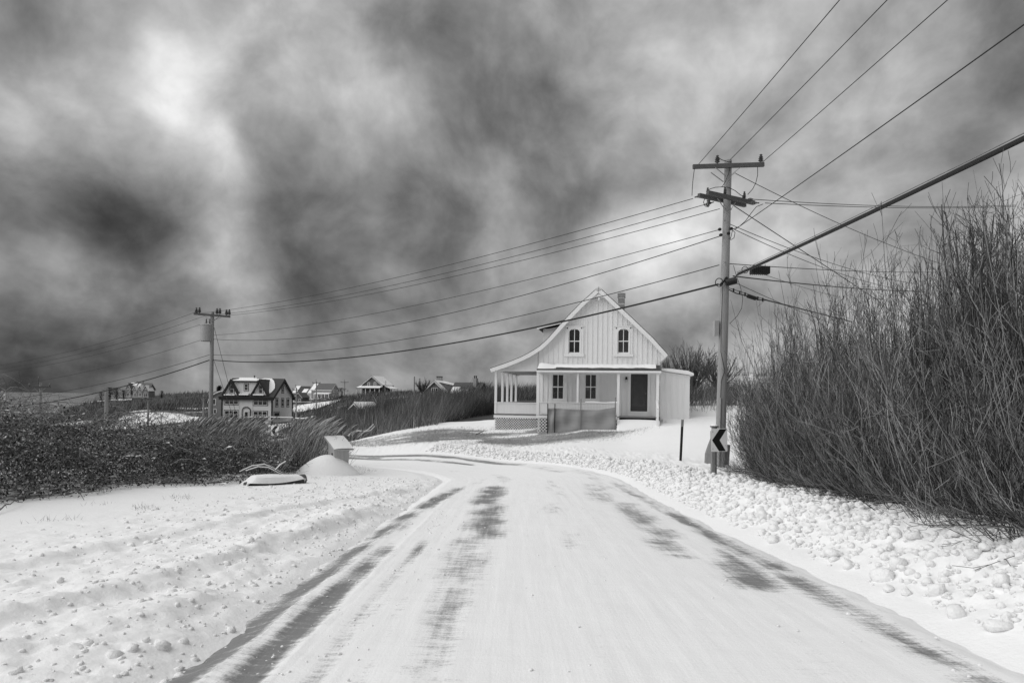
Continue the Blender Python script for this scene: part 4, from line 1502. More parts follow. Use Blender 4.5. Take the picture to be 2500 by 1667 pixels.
# ground wire, riser conduit, meter can on the left, hanging loop on the right
MB().tube([P1(at(py) + Vector((dx, -.17, 0))) for py, dx in ((700, -.12), (730, -.12), (790, -.13), (860, -.12), (905, .02), (930, -.08), (970, -.085))], .010, 5).build('ground_wire', CABLE, pole1)
MB().tube([P1(at(py) + Vector((-.075, -.165, 0))) for py in (972, 1030, 1134)], .026, 8).build('riser_conduit', STEEL, pole1, smooth=True)
bx = W(1748, 802, D1)
MB().box(*[v for p in zip(P1(bx + Vector((-.07, -.1, -.24))), P1(bx + Vector((.07, .1, .24)))) for v in p]).build('meter_box', TRANS, pole1)
MB().tube([P1(pz(x, y, D1)) for x, y in ((525, 1150), (550, 1240), (590, 1350), (610, 1450), (600, 1540), (560, 1610), (490, 1680))], .008, 5).build('hanging_loop', WIRE, pole1, smooth=True)
MB().beam(P1(W(1772, 1135, D1 + .18)), P1(W(1776, 1085, D1 + .18)), .10, .16).build('brace_timber', GREYWOOD, pole1)

# ---- second pole, down the bend
D2_ = 47.6
b2, t2 = W(513, 1100, D2_), W(518.5, 760, D2_)
pole2 = empty('utility_pole', b2)
tag(pole2, 'wooden utility pole with a transformer can among the reeds', 'utility pole')
P2 = lambda p: Vector(p) - b2
q3 = lambda zx, zy, d=D2_: W(450 + zx * .25510, 720 + zy * .25510, d)
MB().tube([P2(b2 - Vector((0, 0, .8))), P2(b2), P2(b2.lerp(t2, .5)), P2(t2 + Vector((0, 0, -.05)))], [.17, .165, .145, .125], 12).build('shaft', WOOD, pole2, smooth=True)
a2, e2 = q3(92, 180, D2_ - .2), q3(438, 208, D2_ - .2)
MB().beam(P2(a2), P2(e2), .11, .14).build('crossarm', DARKWOOD, pole2)
for zx in (200, 335):
    MB().beam(P2(q3(zx, 205, D2_ - .2)), P2(q3(262, 262, D2_ - .2)), .015, .06, up=(0, 1, 0)).build('arm_brace', STEEL, pole2)
for zx, zy in ((115, 178), (145, 175), (312, 185), (340, 184), (403, 196), (430, 194)):
    insulator(pole2, P2(q3(zx, zy, D2_ - .2)), .42, .12)
tc = q3(212, 365, D2_ - .05)
can = MB().lathe([(.30, -.58), (.40, -.55), (.40, .50), (.42, .52), (.42, .58), (.25, .66), (.1, .68)], P2(tc), n=14).build('transformer_can', TRANS, pole2, smooth=True)
for dx in (-.02, .22):
    MB().lathe([(.03, 0), (.07, .06), (.04, .1), (.06, .16), (.035, .2), (.05, .26), (.02, .38)], P2(tc + Vector((dx, 0, .62))), n=8).build('bushing', PORC, can, smooth=True)
MB().tube([P2(q3(x, y)) for x, y in ((175, 330), (172, 400), (185, 430), (215, 440), (255, 440))], .02, 5).build('jumper', WIRE, pole2)
B('transformer_bracket', STEEL, pole2, P2(tc).x, .0, -.1, .1, P2(tc).z - .2, P2(tc).z + .2)

# ---- the long spans between the two poles, and on to the left
N1 = lambda px, py: W(px, py, D1 - .1)
N2 = lambda px, py: W(px, py, D2_)
SP = [('top left conductor strung from the near pole to the transformer pole', (1692, 485), (479, 766), .5, .011, WIRE),
      ('second conductor below the topmost between the two wooden poles', (1716, 501), (531, 768), .5, .011, WIRE),
      ('third conductor meeting the near pole just under its lower crossarm', (1757, 510), (555, 770), .5, .011, WIRE),
      ('bare neutral wire halfway down the span between the two poles', (1756, 561), (522, 818), .6, .011, WIRE),
      ('twisted service cable just under the neutral wire between the two poles', (1757, 577), (522, 828), 1.1, .014, CABLE),
      ('thin telephone strand above the thick black cable between the poles', (1756, 647), (521, 866), .9, .014, CABLE),
      ('thick black lashed cable sagging across the front of the white house', (1754, 694), (520, 879), .95, .032, CABLE)]
ends2 = []
for lb_, p0, p1, s_, r_, m_ in SP:
    wire('overhead_wire', lb_, sag(N1(*p0), N2(*p1), s_, 36), r_, m_, group='wires between the poles')
LEFT = [((477, 762), (-180, 908), .011), ((500, 771), (-180, 916), .011), ((540, 775), (-180, 925), .011), ((515, 822), (-180, 955), .012), ((511, 866), (-180, 985), .016), ((511, 879), (-180, 1000), .036)]
for i, (p0, p1, r_) in enumerate(LEFT):
    wire('overhead_wire', ['highest wire running off left from the transformer pole', 'second wire from the top leaving the transformer pole leftward', 'third wire from the top leaving the transformer pole leftward', 'lone wire below the transformer can running off to the left', 'thin strand over the thick cable left of the transformer pole', 'thick black cable dropping left from the transformer pole over the sea'][i],
         sag(N2(*p0), W(p1[0], p1[1], 60), .9 if i < 5 else 1.1), r_, CABLE if i > 3 else WIRE, group='wires left of the transformer pole')
# conductors over the camera's right shoulder: parallel to the road, on to the next pole behind
OV = [((1705, 402), 'left conductor rising from the near pole to the top of the picture', .010), ((1781, 392), 'middle conductor rising from the top of the near pole', .010), ((1862, 396), 'right conductor rising from the upper crossarm\'s right end', .010)]
for (px, py), lb_, r_ in OV:
    p = W(px, py, D1)
    wire('overhead_wire', lb_, sag(p, Vector((p.x + .1, -24, p.z + .15)), .35, 30), r_, WIRE, group='wires overhead on the right')
p = W(1795, 560, D1)
wire('overhead_wire', 'wire climbing from mid pole to the upper right corner', sag(p, Vector((p.x, -24, p.z + .2)), .3, 30), .011, WIRE, group='wires overhead on the right')
p = W(1800, 671, D1 - .1)
pth = sag(p, Vector((p.x + .05, -24, p.z + .25)), .45, 40)
tc_ = empty('cable_bundle', p)
tag(tc_, 'thick bundle of black cables sweeping up to the right edge', 'cable')
rp = [Vector(v) - p for v in pth]
MB().tube(rp, .030, 8).build('main_cable', CABLE, tc_, smooth=True)
MB().tube([v + Vector((.02, 0, .045)) for v in rp], .022, 8).build('second_cable', mat('grey_cable', .045, .45), tc_, smooth=True)
MB().tube([v + Vector((-.015, 0, .08)) for v in rp], .010, 6).build('messenger_strand', STEEL, tc_, smooth=True)

# spans and guys going off to the right, behind the thicket
RW = [((1838, 487), (2480, 501), 34, .012, .15, 'upper of two level wires running right behind the bare trees'),
      ((1868, 496), (2480, 504), 34, .012, .12, 'lower of two level wires running right behind the bare trees'),
      ((1796, 424), (2330, 655), 30, .011, .2, 'long thin guy falling right from just under the upper crossarm'),
      ((1792, 503), (2150, 738), 27, .014, .0, 'down guy with a link falling steeply right from the lower crossarm'),
      ((1783, 548), (2230, 692), 34, .011, .25, 'upper of a pair of service drops falling right from mid pole'),
      ((1790, 559), (2230, 712), 34, .011, .3, 'lower of a pair of service drops falling right from mid pole'),
      ((1782, 644), (2300, 664), 36, .014, .1, 'level telephone strand carrying a black box right of the pole'),
      ((1790, 674), (2260, 712), 36, .022, .1, 'black cable running right from the splice case'),
      ((1795, 690), (2100, 812), 30, .010, .1, 'thin line falling right below the black splice case'),
      ((1868, 671), (2050, 725), 33, .008, .05, 'faint thin line falling right under the black box')]
for p0, p1, d, r_, s_, lb_ in RW:
    wire('overhead_wire', lb_, sag(W(p0[0], p0[1], D1), W(p1[0], p1[1], d), s_, 16), r_, CABLE if r_ > .013 else WIRE, group='wires right of the near pole')
# lower lashed cable with its small amplifier
lc = empty('lashed_cable', W(1779, 705, D1))
tag(lc, 'lashed cable with spacer blocks dropping right below the splice case', 'cable')
L_ = lambda px, py, d=D1: W(px, py, d) - lc.location
MB().tube([L_(1779, 703), L_(1820, 716, 22.3), L_(1850, 726, 22.9), L_(1880, 734, 23.4), L_(1990, 762, 26), L_(2080, 785, 28)], .011, 5).build('strand', WIRE, lc, smooth=True)
MB().tube([L_(1779, 707), L_(1797, 716, 22), L_(1822, 722, 22.3), L_(1850, 732, 22.9), L_(1870, 733, 23.3), L_(1990, 763, 26), L_(2080, 786, 28)], .02, 6).build('cable', CABLE, lc, smooth=True)
for px, py in ((1791, 708), (1806, 714), (1819, 718), (1850, 728), (1862, 731)):
    MB().box(*[v for p in zip(L_(px, py) + Vector((-.02, -.02, -.07)), L_(px, py) + Vector((.02, .02, .05))) for v in p]).build('spacer', BLACK, lc)
p0, p1 = L_(1823, 722), L_(1847, 730)
MB().lathe([(.03, 0), (.062, .03), (.062, (p1 - p0).length - .03), (.03, (p1 - p0).length)], p0, p1 - p0, 8).build('amplifier', BLACK, lc)
# black finned box with a coil, hung on the strand
ab = empty('amplifier_box', W(1855, 660, D1 + .2))
tag(ab, 'black ribbed cable box hung from the strand right of the pole', 'cable box')
MB().box(-.29, .29, -.12, .12, -.11, .10).build('housing', BLACK, ab)
for k in range(9):
    MB().box(-.27 + k * .065, -.25 + k * .065, -.14, .14, -.13, .115).build('fin', BLACK, ab)
for s in (-.17, .17):
    MB().tube([(s, 0, .1), (s, 0, .2)], .012, 5).build('hanger', STEEL, ab)
MB().tube([(-.47 + .105 * math.cos(q), 0, .01 + .105 * math.sin(q)) for q in np.linspace(0, 6.28, 20)], .012, 5).build('coil', CABLE, ab, smooth=True)
MB().tube([(-.37, 0, .04), (-.29, 0, .02)], .012, 5).build('lead', CABLE, ab)
# guy anchored by the second pole
for k, (p0, p1, lb_) in enumerate((((523, 800), (597, 1052), 'upper guy wire slanting from the transformer pole into the reeds'), ((523, 882), (590, 1040), 'lower guy wire slanting from the transformer pole into the reeds'))):
    wire('guy_wire', lb_, [W(p0[0], p0[1], D2_), W(p1[0], p1[1] + 40, D2_ - 3)], .014, WIRE, 'guy wire', 'guys of the transformer pole')

# ---- far poles
def far_pole(px, ytop, ybot, d, label, arm=1.9, r_=.14, ins=True, post=False):
    base, top = W(px, ybot, d), W(px + .5, ytop, d)
    o = empty('utility_pole', base)
    tag(o, label, 'utility pole', 'far utility poles')
    L = top.z - base.z
    MB().tube([(0, 0, -1.2), (0, 0, 0), (0, 0, L)], [r_ * 1.15, r_ * 1.1, r_ * .85], 8).build('shaft', WOOD, o, smooth=True)
    if arm:
        MB().box(-arm / 2, arm / 2, -.22, -.10, L - .55, L - .40).build('crossarm', DARKWOOD, o)
        for s in (-1, 1):
            MB().beam((s * arm * .3, -.16, L - .5), (0, -.16, L - 1.15), .03, .06, up=(0, 1, 0)).build('arm_brace', STEEL, o)
            if ins:
                MB().lathe([(.03, 0), (.09, .08), (.05, .14), (.09, .2), (.04, .34)], (s * arm * .46, -.16, L - .40), n=6).build('insulator', PORC, o)
        if ins:
            MB().lathe([(.04, -.2), (.04, .35), (.09, .42), (.05, .5), (.08, .56), (.03, .66)], (-.12, -.16, L), n=6).build('insulator', PORC, o)
    return o


far_pole(98, 934, 1030, 75, 'grey utility pole standing before the sea behind the brambles', 2.4)
far_pole(259, 955, 1030, 68, 'short bare timber post sticking up behind the brambles', 0, .17)
far_pole(361, 966, 1047, 110, 'utility pole below the hilltop house', 1.0, .14, False)
far_pole(496, 962, 1046, 105, 'slim utility pole just left of the transformer pole', 1.4, .12)
far_pole(723, 946, 1010, 150, 'utility pole beside the stucco house\'s gable end', 1.6, .13)
far_pole(772, 931, 1000, 190, 'utility pole in front of the grey farmhouse', 2.2, .15)
far_pole(841, 930, 968, 265, 'far utility pole above the dark round shrub', 3.0, .16)
far_pole(1011, 919, 972, 150, 'bare timber pole left of the bare round tree', 0, .16)
far_pole(1244, 940, 985, 150, 'far timber pole glimpsed through the side porch', 0, .14)

# ---- arrow sign by the near pole
CHEV = mat('sign_black', .012, .5, .05)
SIGNW = mat('sign_white', .80, .4, .03, 3.0)


def chevron(root, wd, ht, posts=True):
    c = .03
    hw, hh = wd / 2, ht / 2
    poly = []
    for cx_, cz_, a0 in ((hw - c, -hh + c, -90), (hw - c, hh - c, 0), (-hw + c, hh - c, 90), (-hw + c, -hh + c, 180)):
        for k in range(4):
            q = R(a0 + 30 * k)
            poly.append((cx_ + c * math.cos(q), cz_ + c * math.sin(q)))
    MB().prism(poly, -.002, .002).build('plate', SIGNW, root)
    e = .016
    x0, x1, x2, x3 = -hw + .03, -hw + wd * .46, hw - wd * .50 + .0, hw - .015
    A_ = [(-hw + .025, 0), (-hw + wd * .52, hh - e), (hw - .02, hh - e), (-hw + wd * .52, 0), (hw - .02, -hh + e), (-hw + wd * .52, -hh + e)]
    A_ = [(-hw + .025, 0), (.0 + wd * .02, hh - e), (hw - .02, hh - e), (-hw + .025 + wd * .46, 0), (hw - .05, -hh + e), (.0 - wd * .03, -hh + e)]
    MB().prism(A_, -.0055, -.0035).build('chevron_arrow', CHEV, root)
    for dx, dz_ in ((-hw + .045, hh - .08), (-hw + .04, -hh + .08)):
        MB().lathe([(.012, 0), (.012, .006)], (dx, -.004, dz_), (0, -1, 0), 8).build('bolt', STEEL, root)


sc = W(1756, 1074, 18.1)
g0 = W(1741, 1153, 18.1)
sg = empty('arrow_sign', sc)
sg.rotation_euler = (0, R(-1.5), R(6))
tag(sg, 'white sign with a black left chevron by the near pole', 'road sign')
chevron(sg, .445, .612)
MB().beam((-.16, .06, -1.15), (-.15, .06, .24), .11, .09).build('post', GREYWOOD, sg)
MB().beam((-.10, .03, -1.35), (-.085, .03, .2), .03, .05).build('steel_post', DARKWOOD, sg)
s2 = W(670.5, 1051, 42)
sg2 = empty('arrow_sign', s2)
sg2.rotation_euler = (0, R(1.0), R(8))
tag(sg2, 'faded left chevron sign half hidden in the tall reeds', 'road sign')
chevron(sg2, .45, .61)
MB().beam((0, .05, -1.9), (0, .05, .2), .07, .07).build('post', GREYWOOD, sg2)

# ---- perforated marker post
mp0, mp1 = W(1660.5, 1124, 23.3), W(1666.5, 1024, 23.3)
mk = empty('marker_post', mp0)
tag(mk, 'leaning dark steel marker post with a pale top in the snow', 'post')
top_ = mp1 - mp0
q = .83
mb = MB()
for dx, w_ in ((-.030, .02), (.030, .02)):
    mb.beam(Vector((dx, 0, -.4)), top_ * q + Vector((dx, 0, 0)), w_, .035, up=(0, 1, 0))
mb.beam(Vector((0, .012, -.4)), top_ * q + Vector((0, .012, 0)), .045, .012, up=(0, 1, 0))
mb.build('channel', BLACKPAINT, mk)
MB().beam(top_ * (q + .002), top_, .085, .04, up=(0, 1, 0)).build('reflector', STEEL, mk)
for k in range(22):
    p = top_ * (.02 + .8 * k / 22)
    MB().lathe([(.006, 0), (.006, .004)], p + Vector((0, -.0, 0)), (0, -1, 0), 6).build('hole_rim', STEEL, mk)

# ---- weathered stump behind the sign, capped post
st0 = W(1733, 1108, 22.5)
stp = MB()
stp.tube([(0, 0, -.3), (.0, 0, 0), (.05, 0, .25), (.10, .02, .48), (.14, .03, .56)], [.17, .16, .13, .09, .04], 7)
o = stp.build('wood_stump', GREYWOOD, None)
o.location = st0
tag(o, 'weathered grey wood stump half hidden behind the near arrow sign', 'stump')
cpz = W(1743, 1110, 21.0)
cpo = empty('capped_post', cpz)
tag(cpo, 'short capped grey post just behind the near arrow sign', 'post')
MB().tube([(0, 0, -.4), (0, 0, .85)], .085, 10).build('shaft', STEEL, cpo)
MB().lathe([(.13, 0), (.13, .03), (.06, .07)], (0, 0, .85), n=10).build('cap', mat('post_cap', .08, .6), cpo)
snow_cap = MB().lathe([(.11, 0), (.09, .035), (.03, .055)], (0, 0, .89), n=10).build('snow_cap', SNOW, cpo, smooth=True)

# ---- little roofed box on the left (planks, sloping lid, snow)
kb = W(826, 1142, 20.6)
kx = empty('roofed_box', Vector((kb.x, kb.y, kb.z)), R(40))
tag(kx, 'small weathered plank box with a snow-topped slanting lid', 'box')
PLANK = mat('pale_plank', .42, .75, .12, 5.0, .002, 50, .2, stretch=(4, 4, .5), speck=.3)
hw = .22
for k in range(3):
    B('plank', PLANK, kx, -hw + k * .147 + .002, -hw + (k + 1) * .147 - .002, -hw - .012, -hw + .012, -.25, .62)
for k in range(3):
    B('plank', PLANK, kx, -hw - .012, -hw + .012, -hw + .014 + k * .142, -hw + .014 + (k + 1) * .142 - .004, -.25, .64 + .075 * k)
B('back_panel', PLANK, kx, -hw + .014, hw, hw - .012, hw + .012, -.25, .84)
B('side_panel', PLANK, kx, hw - .012, hw + .012, -hw + .014, hw - .014, -.25, .66)
lid = MB().prism_x([(-hw - .14, .55), (-hw - .14, .58), (hw + .12, .93), (hw + .12, .90)], -hw - .10, hw + .10).build('lid', PLANK, kx)
Vv, Ff_ = [], []
n_ = 9
for i in range(n_):
    for j in range(n_):
        a, b_ = i / (n_ - 1), j / (n_ - 1)
        th = .055 * (math.sin(math.pi * min(max(a, .06), .94)) * math.sin(math.pi * min(max(b_, .06), .94))) ** .35
        y = -hw - .14 + (2 * hw + .26) * b_
        Vv.append((-hw - .10 + (2 * hw + .20) * a, y, .582 + (.35 / (2 * hw + .26)) * (y + hw + .14) + th))
for i in range(n_ - 1):
    for j in range(n_ - 1):
        a = i * n_ + j
        Ff_.append((a, a + n_, a + n_ + 1, a + 1))
MB().add(Vv, Ff_).build('lid_snow', SNOW, kx, smooth=True)
MB().lathe([(.05, 0), (.05, .004), (.02, .006)], (-hw - .014, -.06, .42), (-1, 0, 0), 10).build('knot', BLACKPAINT, kx)


# ---- snow-covered boulder and log in front of it
def snow_mound(name, c, rx_, ry_, h, label, cat, ang=0.0, power=1.6, skew=0.0):
    n_, mm = 28, 12
    Vv = [(0, 0, h)]
    Ff_ = []
    for j in range(1, mm + 1):
        r_ = j / mm
        for i in range(n_):
            q = 2 * math.pi * i / n_
            wob = 1 + .06 * math.sin(q * 2 + 1) + .04 * math.sin(q * 3)
            x, y = r_ * math.cos(q) * wob, r_ * math.sin(q) * wob
            z = h * (math.cos(math.pi * min(r_, 1)) * .5 + .5) ** (power * .5)
            Vv.append((x * rx_ + skew * z, y * ry_, z - .22 * r_ ** 6))
    for i in range(n_):
        Ff_.append((0, 1 + i, 1 + (i + 1) % n_))
    for j in range(mm - 1):
        for i in range(n_):
            a, b_ = 1 + j * n_ + i, 1 + j * n_ + (i + 1) % n_
            Ff_.append((a, a + n_, b_ + n_, b_))
    o = MB().add(Vv, Ff_).build(name, SNOW, None, smooth=True)
    o.location = c
    o.rotation_euler = (0, 0, ang)
    return tag(o, label, cat)


mc = G(800, 1156)
snow_mound('snow_mound', (mc[0] + .02, mc[1] - .25, gz(mc[0], mc[1] - .25) - .02), 1.12, .8, .60, 'smooth snow mound over a boulder before the roofed box', 'snow mound', 0.1, 1.5, .05)
# log
la_, lb_ = G(597, 1187), G(742, 1180)
lg = empty('fallen_log', ((la_[0] + lb_[0]) / 2, (la_[1] + lb_[1]) / 2, gz((la_[0] + lb_[0]) / 2, (la_[1] + lb_[1]) / 2)))
tag(lg, 'fallen log lying under a thick roll of snow', 'log')
hl = math.hypot(lb_[0] - la_[0], lb_[1] - la_[1]) / 2
lg.rotation_euler = (0, 0, math.atan2(lb_[1] - la_[1], lb_[0] - la_[0]))
MB().tube([(-hl, 0, .03), (-hl * .5, .02, .05), (0, 0, .06), (hl * .6, 0, .06), (hl + .02, 0, .07)], [.07, .10, .11, .12, .12], 10).build('trunk', DARKWOOD, lg, smooth=True)
for k in range(5):
    q = rng.uniform(-1, 1, 3)
    MB().tube([(hl - .02, -.04 + .03 * k - .05, .06), (hl + .08 + .03 * q[0], -.08 + .04 * k, .05 + .05 * q[1])], [.02, .005], 5).build('splinter', DARKWOOD, lg)
Vv, Ff_ = [], []
nu, nv = 26, 11
for i in range(nu):
    a = i / (nu - 1)
    x = -hl - .02 + (2 * hl - .02) * a
    hgt = (.225 + .03 * math.sin(a * 5)) * min(1, (a / .16) ** .7 if a > 0 else 0.0, ((1 - a) / .05) ** .5 if a < 1 else 0.0)
    front = -.20 - .06 * math.sin(a * math.pi * 1.0 + .3)
    for j in range(nv):
        b_ = j / (nv - 1)
        y = front + (.55) * b_
        z = hgt * math.sin(math.pi * (.12 + .80 * b_)) ** .5 if 0 < b_ < 1 else (-.02 if b_ == 1 else .05 + .05 * (1 - math.sin(a * math.pi)))
        Vv.append((x, y, z))
for i in range(nu - 1):
    for j in range(nv - 1):
        a = i * nv + j
        Ff_.append((a, a + nv, a + nv + 1, a + 1))
MB().add(Vv, Ff_).build('snow_roll', SNOW, lg, smooth=True)
# ------------------------------------------------------------------ houses farther off
GREYSHING = mat('grey_shingle_wall', .13, .85, .12, 2.0, .01, 14, stretch=(1, 1, 3))
MIDSHING = mat('mid_grey_wall', .20, .85, .1, 2.0, .01, 14)
STUCCO = mat('pale_stucco', .74, .85, .06, 1.5, .01, 10)
PALEWALL = mat('pale_clapboard', .50, .8, .05, 2.0)
ROOFD = mat('far_dark_roof', .06, .85, .15, 3.0, .02, 10)
ROOFM = mat('far_mid_roof', .12, .85, .12, 3.0, .02, 10)
FARSNOW = mat('roof_snow', .84, .8, .02, 2.0)
SASH = mat('sash_white', .72, .6, .03)


def simple_window(root, u0, u1, z0, z1, v, fr=.09, face='front', nx=1, ny=2, trim=SASH, outer=None, gm=GLASSY):
    """frame with sash bars as one part, its panes as sub-parts; face gives the wall it sits in"""
    def put(mb, a, b_, n0, n1, c0, c1):
        if face == 'front': mb.box(a, b_, v - n1, v - n0, c0, c1)
        else: mb.box(v + n0, v + n1, a, b_, c0, c1)
        return mb
    mb = MB()
    put(mb, u0 - fr, u0, 0, .07, z0 - fr, z1 + fr)
    put(mb, u1, u1 + fr, 0, .07, z0 - fr, z1 + fr)
    put(mb, u0, u1, 0, .07, z1, z1 + fr)
    put(mb, u0, u1, 0, .07, z0 - fr, z0)
    for i in range(1, nx):
        c = u0 + (u1 - u0) * i / nx
        put(mb, c - fr * .45, c + fr * .45, 0, .066, z0, z1)
    for j in range(1, ny):
        c = z0 + (z1 - z0) * j / ny
        put(mb, u0, u1, 0, .06, c - fr * .3, c + fr * .3)
    wn = mb.build('window', trim, root)
    if outer:
        o2 = MB()
        e = fr * 1.0
        put(o2, u0 - fr - e, u0 - fr, 0, .05, z0 - fr - e, z1 + fr + e)
        put(o2, u1 + fr, u1 + fr + e, 0, .05, z0 - fr - e, z1 + fr + e)
        put(o2, u0 - fr, u1 + fr, 0, .05, z1 + fr, z1 + fr + e)
        put(o2, u0 - fr, u1 + fr, 0, .05, z0 - fr - e, z0 - fr)
        o2.build('outer_trim', outer, wn)
    for i in range(nx):
        for j in range(ny):
            a, b_ = u0 + (u1 - u0) * i / nx, u0 + (u1 - u0) * (i + 1) / nx
            c0, c1 = z0 + (z1 - z0) * j / ny, z0 + (z1 - z0) * (j + 1) / ny
            put(MB(), a + .01, b_ - .01, .01, .03, c0 + .01, c1 - .01).build('pane', gm, wn)
    return wn


def gable_body(root, w_, l_, he, hr, ridge='v', wallm=GREYSHING, roofm=ROOFD, trim=SASH, over=.35, ox=0., oy=0., oz=0., rake=.18, th=.14, snow=(), base=-2.5, name='wall'):
    """a gabled block: walls, two roof slopes, rake boards; snow: list of (slope 0/1, a0, a1, b0, b1) patches along and up the slope"""
    if ridge == 'v':
        mb = MB().prism([(ox, oz + base), (ox + w_, oz + base), (ox + w_, oz + he), (ox + w_ / 2, oz + hr), (ox, oz + he)], oy, oy + l_)
    else:
        mb = MB().prism_x([(oy, oz + base), (oy + l_, oz + base), (oy + l_, oz + he), (oy + l_ / 2, oz + hr), (oy, oz + he)], ox, ox + w_)
    wl_ = mb.build(name, wallm, root)
    half = (w_ if ridge == 'v' else l_) / 2
    sl = (hr - he) / half
    c0, a0, a1 = (ox, oy - over, oy + l_ + over) if ridge == 'v' else (oy, ox - over, ox + w_ + over)
    mid = c0 + half
    rf = MB()
    for s in (-1, 1):
        e_, ez = mid + s * (half + over), oz + he - sl * over
        poly = [(e_, ez + .02), (e_, ez + .02 + th), (mid, oz + hr + .02 + th), (mid, oz + hr + .02)]
        (rf.prism if ridge == 'v' else rf.prism_x)(poly, a0, a1)
    r_ = rf.build('roof', roofm, root)
    tm = MB()
    for s in (-1, 1):
        e_, ez = mid + s * (half + over), oz + he - sl * over
        poly = [(e_, ez - rake), (e_, ez + .018), (mid, oz + hr + .018), (mid, oz + hr - rake * 1.2)]
        f_ = tm.prism if ridge == 'v' else tm.prism_x
        f_(poly, a0 - .03, a0 + .03)
        f_(poly, a1 - .03, a1 + .03)
    tm.build('rake_board', trim, root)
    if ridge != 'v':
        for s in (-1, 1):
            e_, ez = mid + s * (half + over), oz + he - sl * over
            MB().box(a0 + .04, a1 - .04, e_ - .04, e_ + .04, ez - rake, ez + .01).build('eave_board', trim, root)
    for s, p0, p1, q0, q1 in snow:
        sg_ = -1 if s == 0 else 1
        f0, f1 = half + over, 0.0
        ca, cb_ = mid + sg_ * (f0 + (f1 - f0) * q0), mid + sg_ * (f0 + (f1 - f0) * q1)
        za, zb_ = oz + he - sl * over + (hr - he + sl * over) * q0, oz + he - sl * over + (hr - he + sl * over) * q1
        z0_ = .02 + th + .004
        poly = [(ca, za + z0_), (ca, za + z0_ + .10), (cb_, zb_ + z0_ + .12), (cb_, zb_ + z0_)]
        b0_, b1_ = a0 + (a1 - a0) * p0, a0 + (a1 - a0) * p1
        (MB().prism if ridge == 'v' else MB().prism_x)(poly, b0_, b1_).build('roof_snow', FARSNOW, r_)
    return wl_, r_


def far_house(name, label, px, py, d, rot, cat='house'):
    fr = Frame(px, py, d, rot)
    o = empty(name, fr.o, fr.th)
    tag(o, label, cat)
    return o, fr


# ---- pale stucco house with black trim
st, SFr = far_house('stucco_house', 'pale stucco house with black trim and twin front gables across the valley', 541.5, 1032, 132, -4)
z6 = lambda zx, zy, v=0.: SFr.uz(520 + zx * .09565, 900 + zy * .09565, v)
s6 = lambda zx, zy, u: SFr.vz(520 + zx * .09565, 900 + zy * .09565, u)
SWd = z6(1510, 700)[0]
SDp = s6(2022, 720, SWd)[0]
seave = z6(800, 700)[1]
sridge = z6(900, 262, SDp / 2)[1]
swl, srf = gable_body(st, SWd, SDp, seave, sridge, 'u', STUCCO, ROOFD, BLACKPAINT, over=.45, rake=.42, snow=[(0, .14, .47, .80, 1.0)])
for u, v in ((0, 0), (SWd, 0), (SWd, SDp)):
    MB().box(u - .13, u + .13, v - .08, v + .10, -2.4, seave - .05).build('corner_board', BLACKPAINT, st)
for zx in (668, 1012):
    u = z6(zx, 800)[0]
    MB().box(u - .05, u + .05, -.05, -.0, -2, seave - .2).build('pilaster', SASH, st)
B('fascia', BLACKPAINT, st, -.5, SWd + .6, -.55, -.40, seave - .38, seave - .08)
# twin front gables with windows
slope = (sridge - seave) / (SDp / 2)
for apx, l_, r_, wx0, wx1, wy0, wy1 in ((465, 240, 690, 438, 528, 415, 615), (1205, 978, 1428, 1175, 1262, 430, 625)):
    ua, za = z6(apx, 262, -.05)
    ul, ur = z6(l_, 670, -.05)[0], z6(r_, 670, -.05)[0]
    zl = z6(apx, 672, -.05)[1]
    gd = MB().prism([(ul + .3, zl), (ur - .3, zl), (ua, za - .5)], -.02, SDp / 2 * .9)
    gb = gd.build('front_gable', STUCCO, st)
    rr = MB()
    rr.ribbon([(ul - .05, zl), (ua, za), (ur + .05, zl)], [(ul + .15, zl - .02), (ua, za - .22), (ur - .15, zl - .02)], -.42, SDp / 2)
    rr.build('gable_roof', ROOFD, gb)
    MB().ribbon([(ul - .03, zl), (ua, za - .02), (ur + .03, zl)], [(ul + .36, zl), (ua, za - .62), (ur - .36, zl)], -.47, -.425).build('gable_trim', BLACKPAINT, gb)
    a, b_ = z6(wx0, wy1, -.03), z6(wx1, wy0, -.03)
    simple_window(st, a[0], b_[0], a[1], b_[1], -.025, .10, 'front', 1, 2, SASH, BLACKPAINT)
    MB().prism_x([(-.55, zl - .05), (-.5, zl + .16), (.0, zl + .22), (.0, zl - .05)], ul + .5, ur - .9).build('ledge_snow', FARSNOW, gb)
# shed dormer between them
a, b_ = z6(545, 650, .25), z6(1165, 345, .25)
MB().prism_x([(.25, a[1]), (.25, b_[1]), (SDp / 2 - .3, b_[1] + .25), (SDp / 2 - .3, a[1])], a[0] - .6, b_[0] + .5).build('shed_dormer', STUCCO, st)
MB().prism_x([(-.1, b_[1] + .0), (-.1, b_[1] + .17), (SDp / 2, b_[1] + .62), (SDp / 2, b_[1] + .4)], a[0] - .7, b_[0] + .6).build('dormer_roof', BLACKPAINT, st)
MB().prism_x([(.2, b_[1] + .27), (.4, b_[1] + .42), (SDp / 2 - .2, b_[1] + .78), (SDp / 2, b_[1] + .7)], a[0] - .6, b_[0] - .3).build('dormer_snow', FARSNOW, st)
c_, d_ = z6(812, 545, .25), z6(890, 400, .25)
simple_window(st, c_[0], d_[0], c_[1], d_[1], .245, .10, 'front', 1, 2, SASH, BLACKPAINT)
MB().prism_x([(-.55, a[1] - .15), (-.5, a[1] + .12), (.2, a[1] + .2), (.2, a[1] - .15)], z6(690, 640)[0], z6(930, 640)[0]).build('ledge_snow', FARSNOW, st)
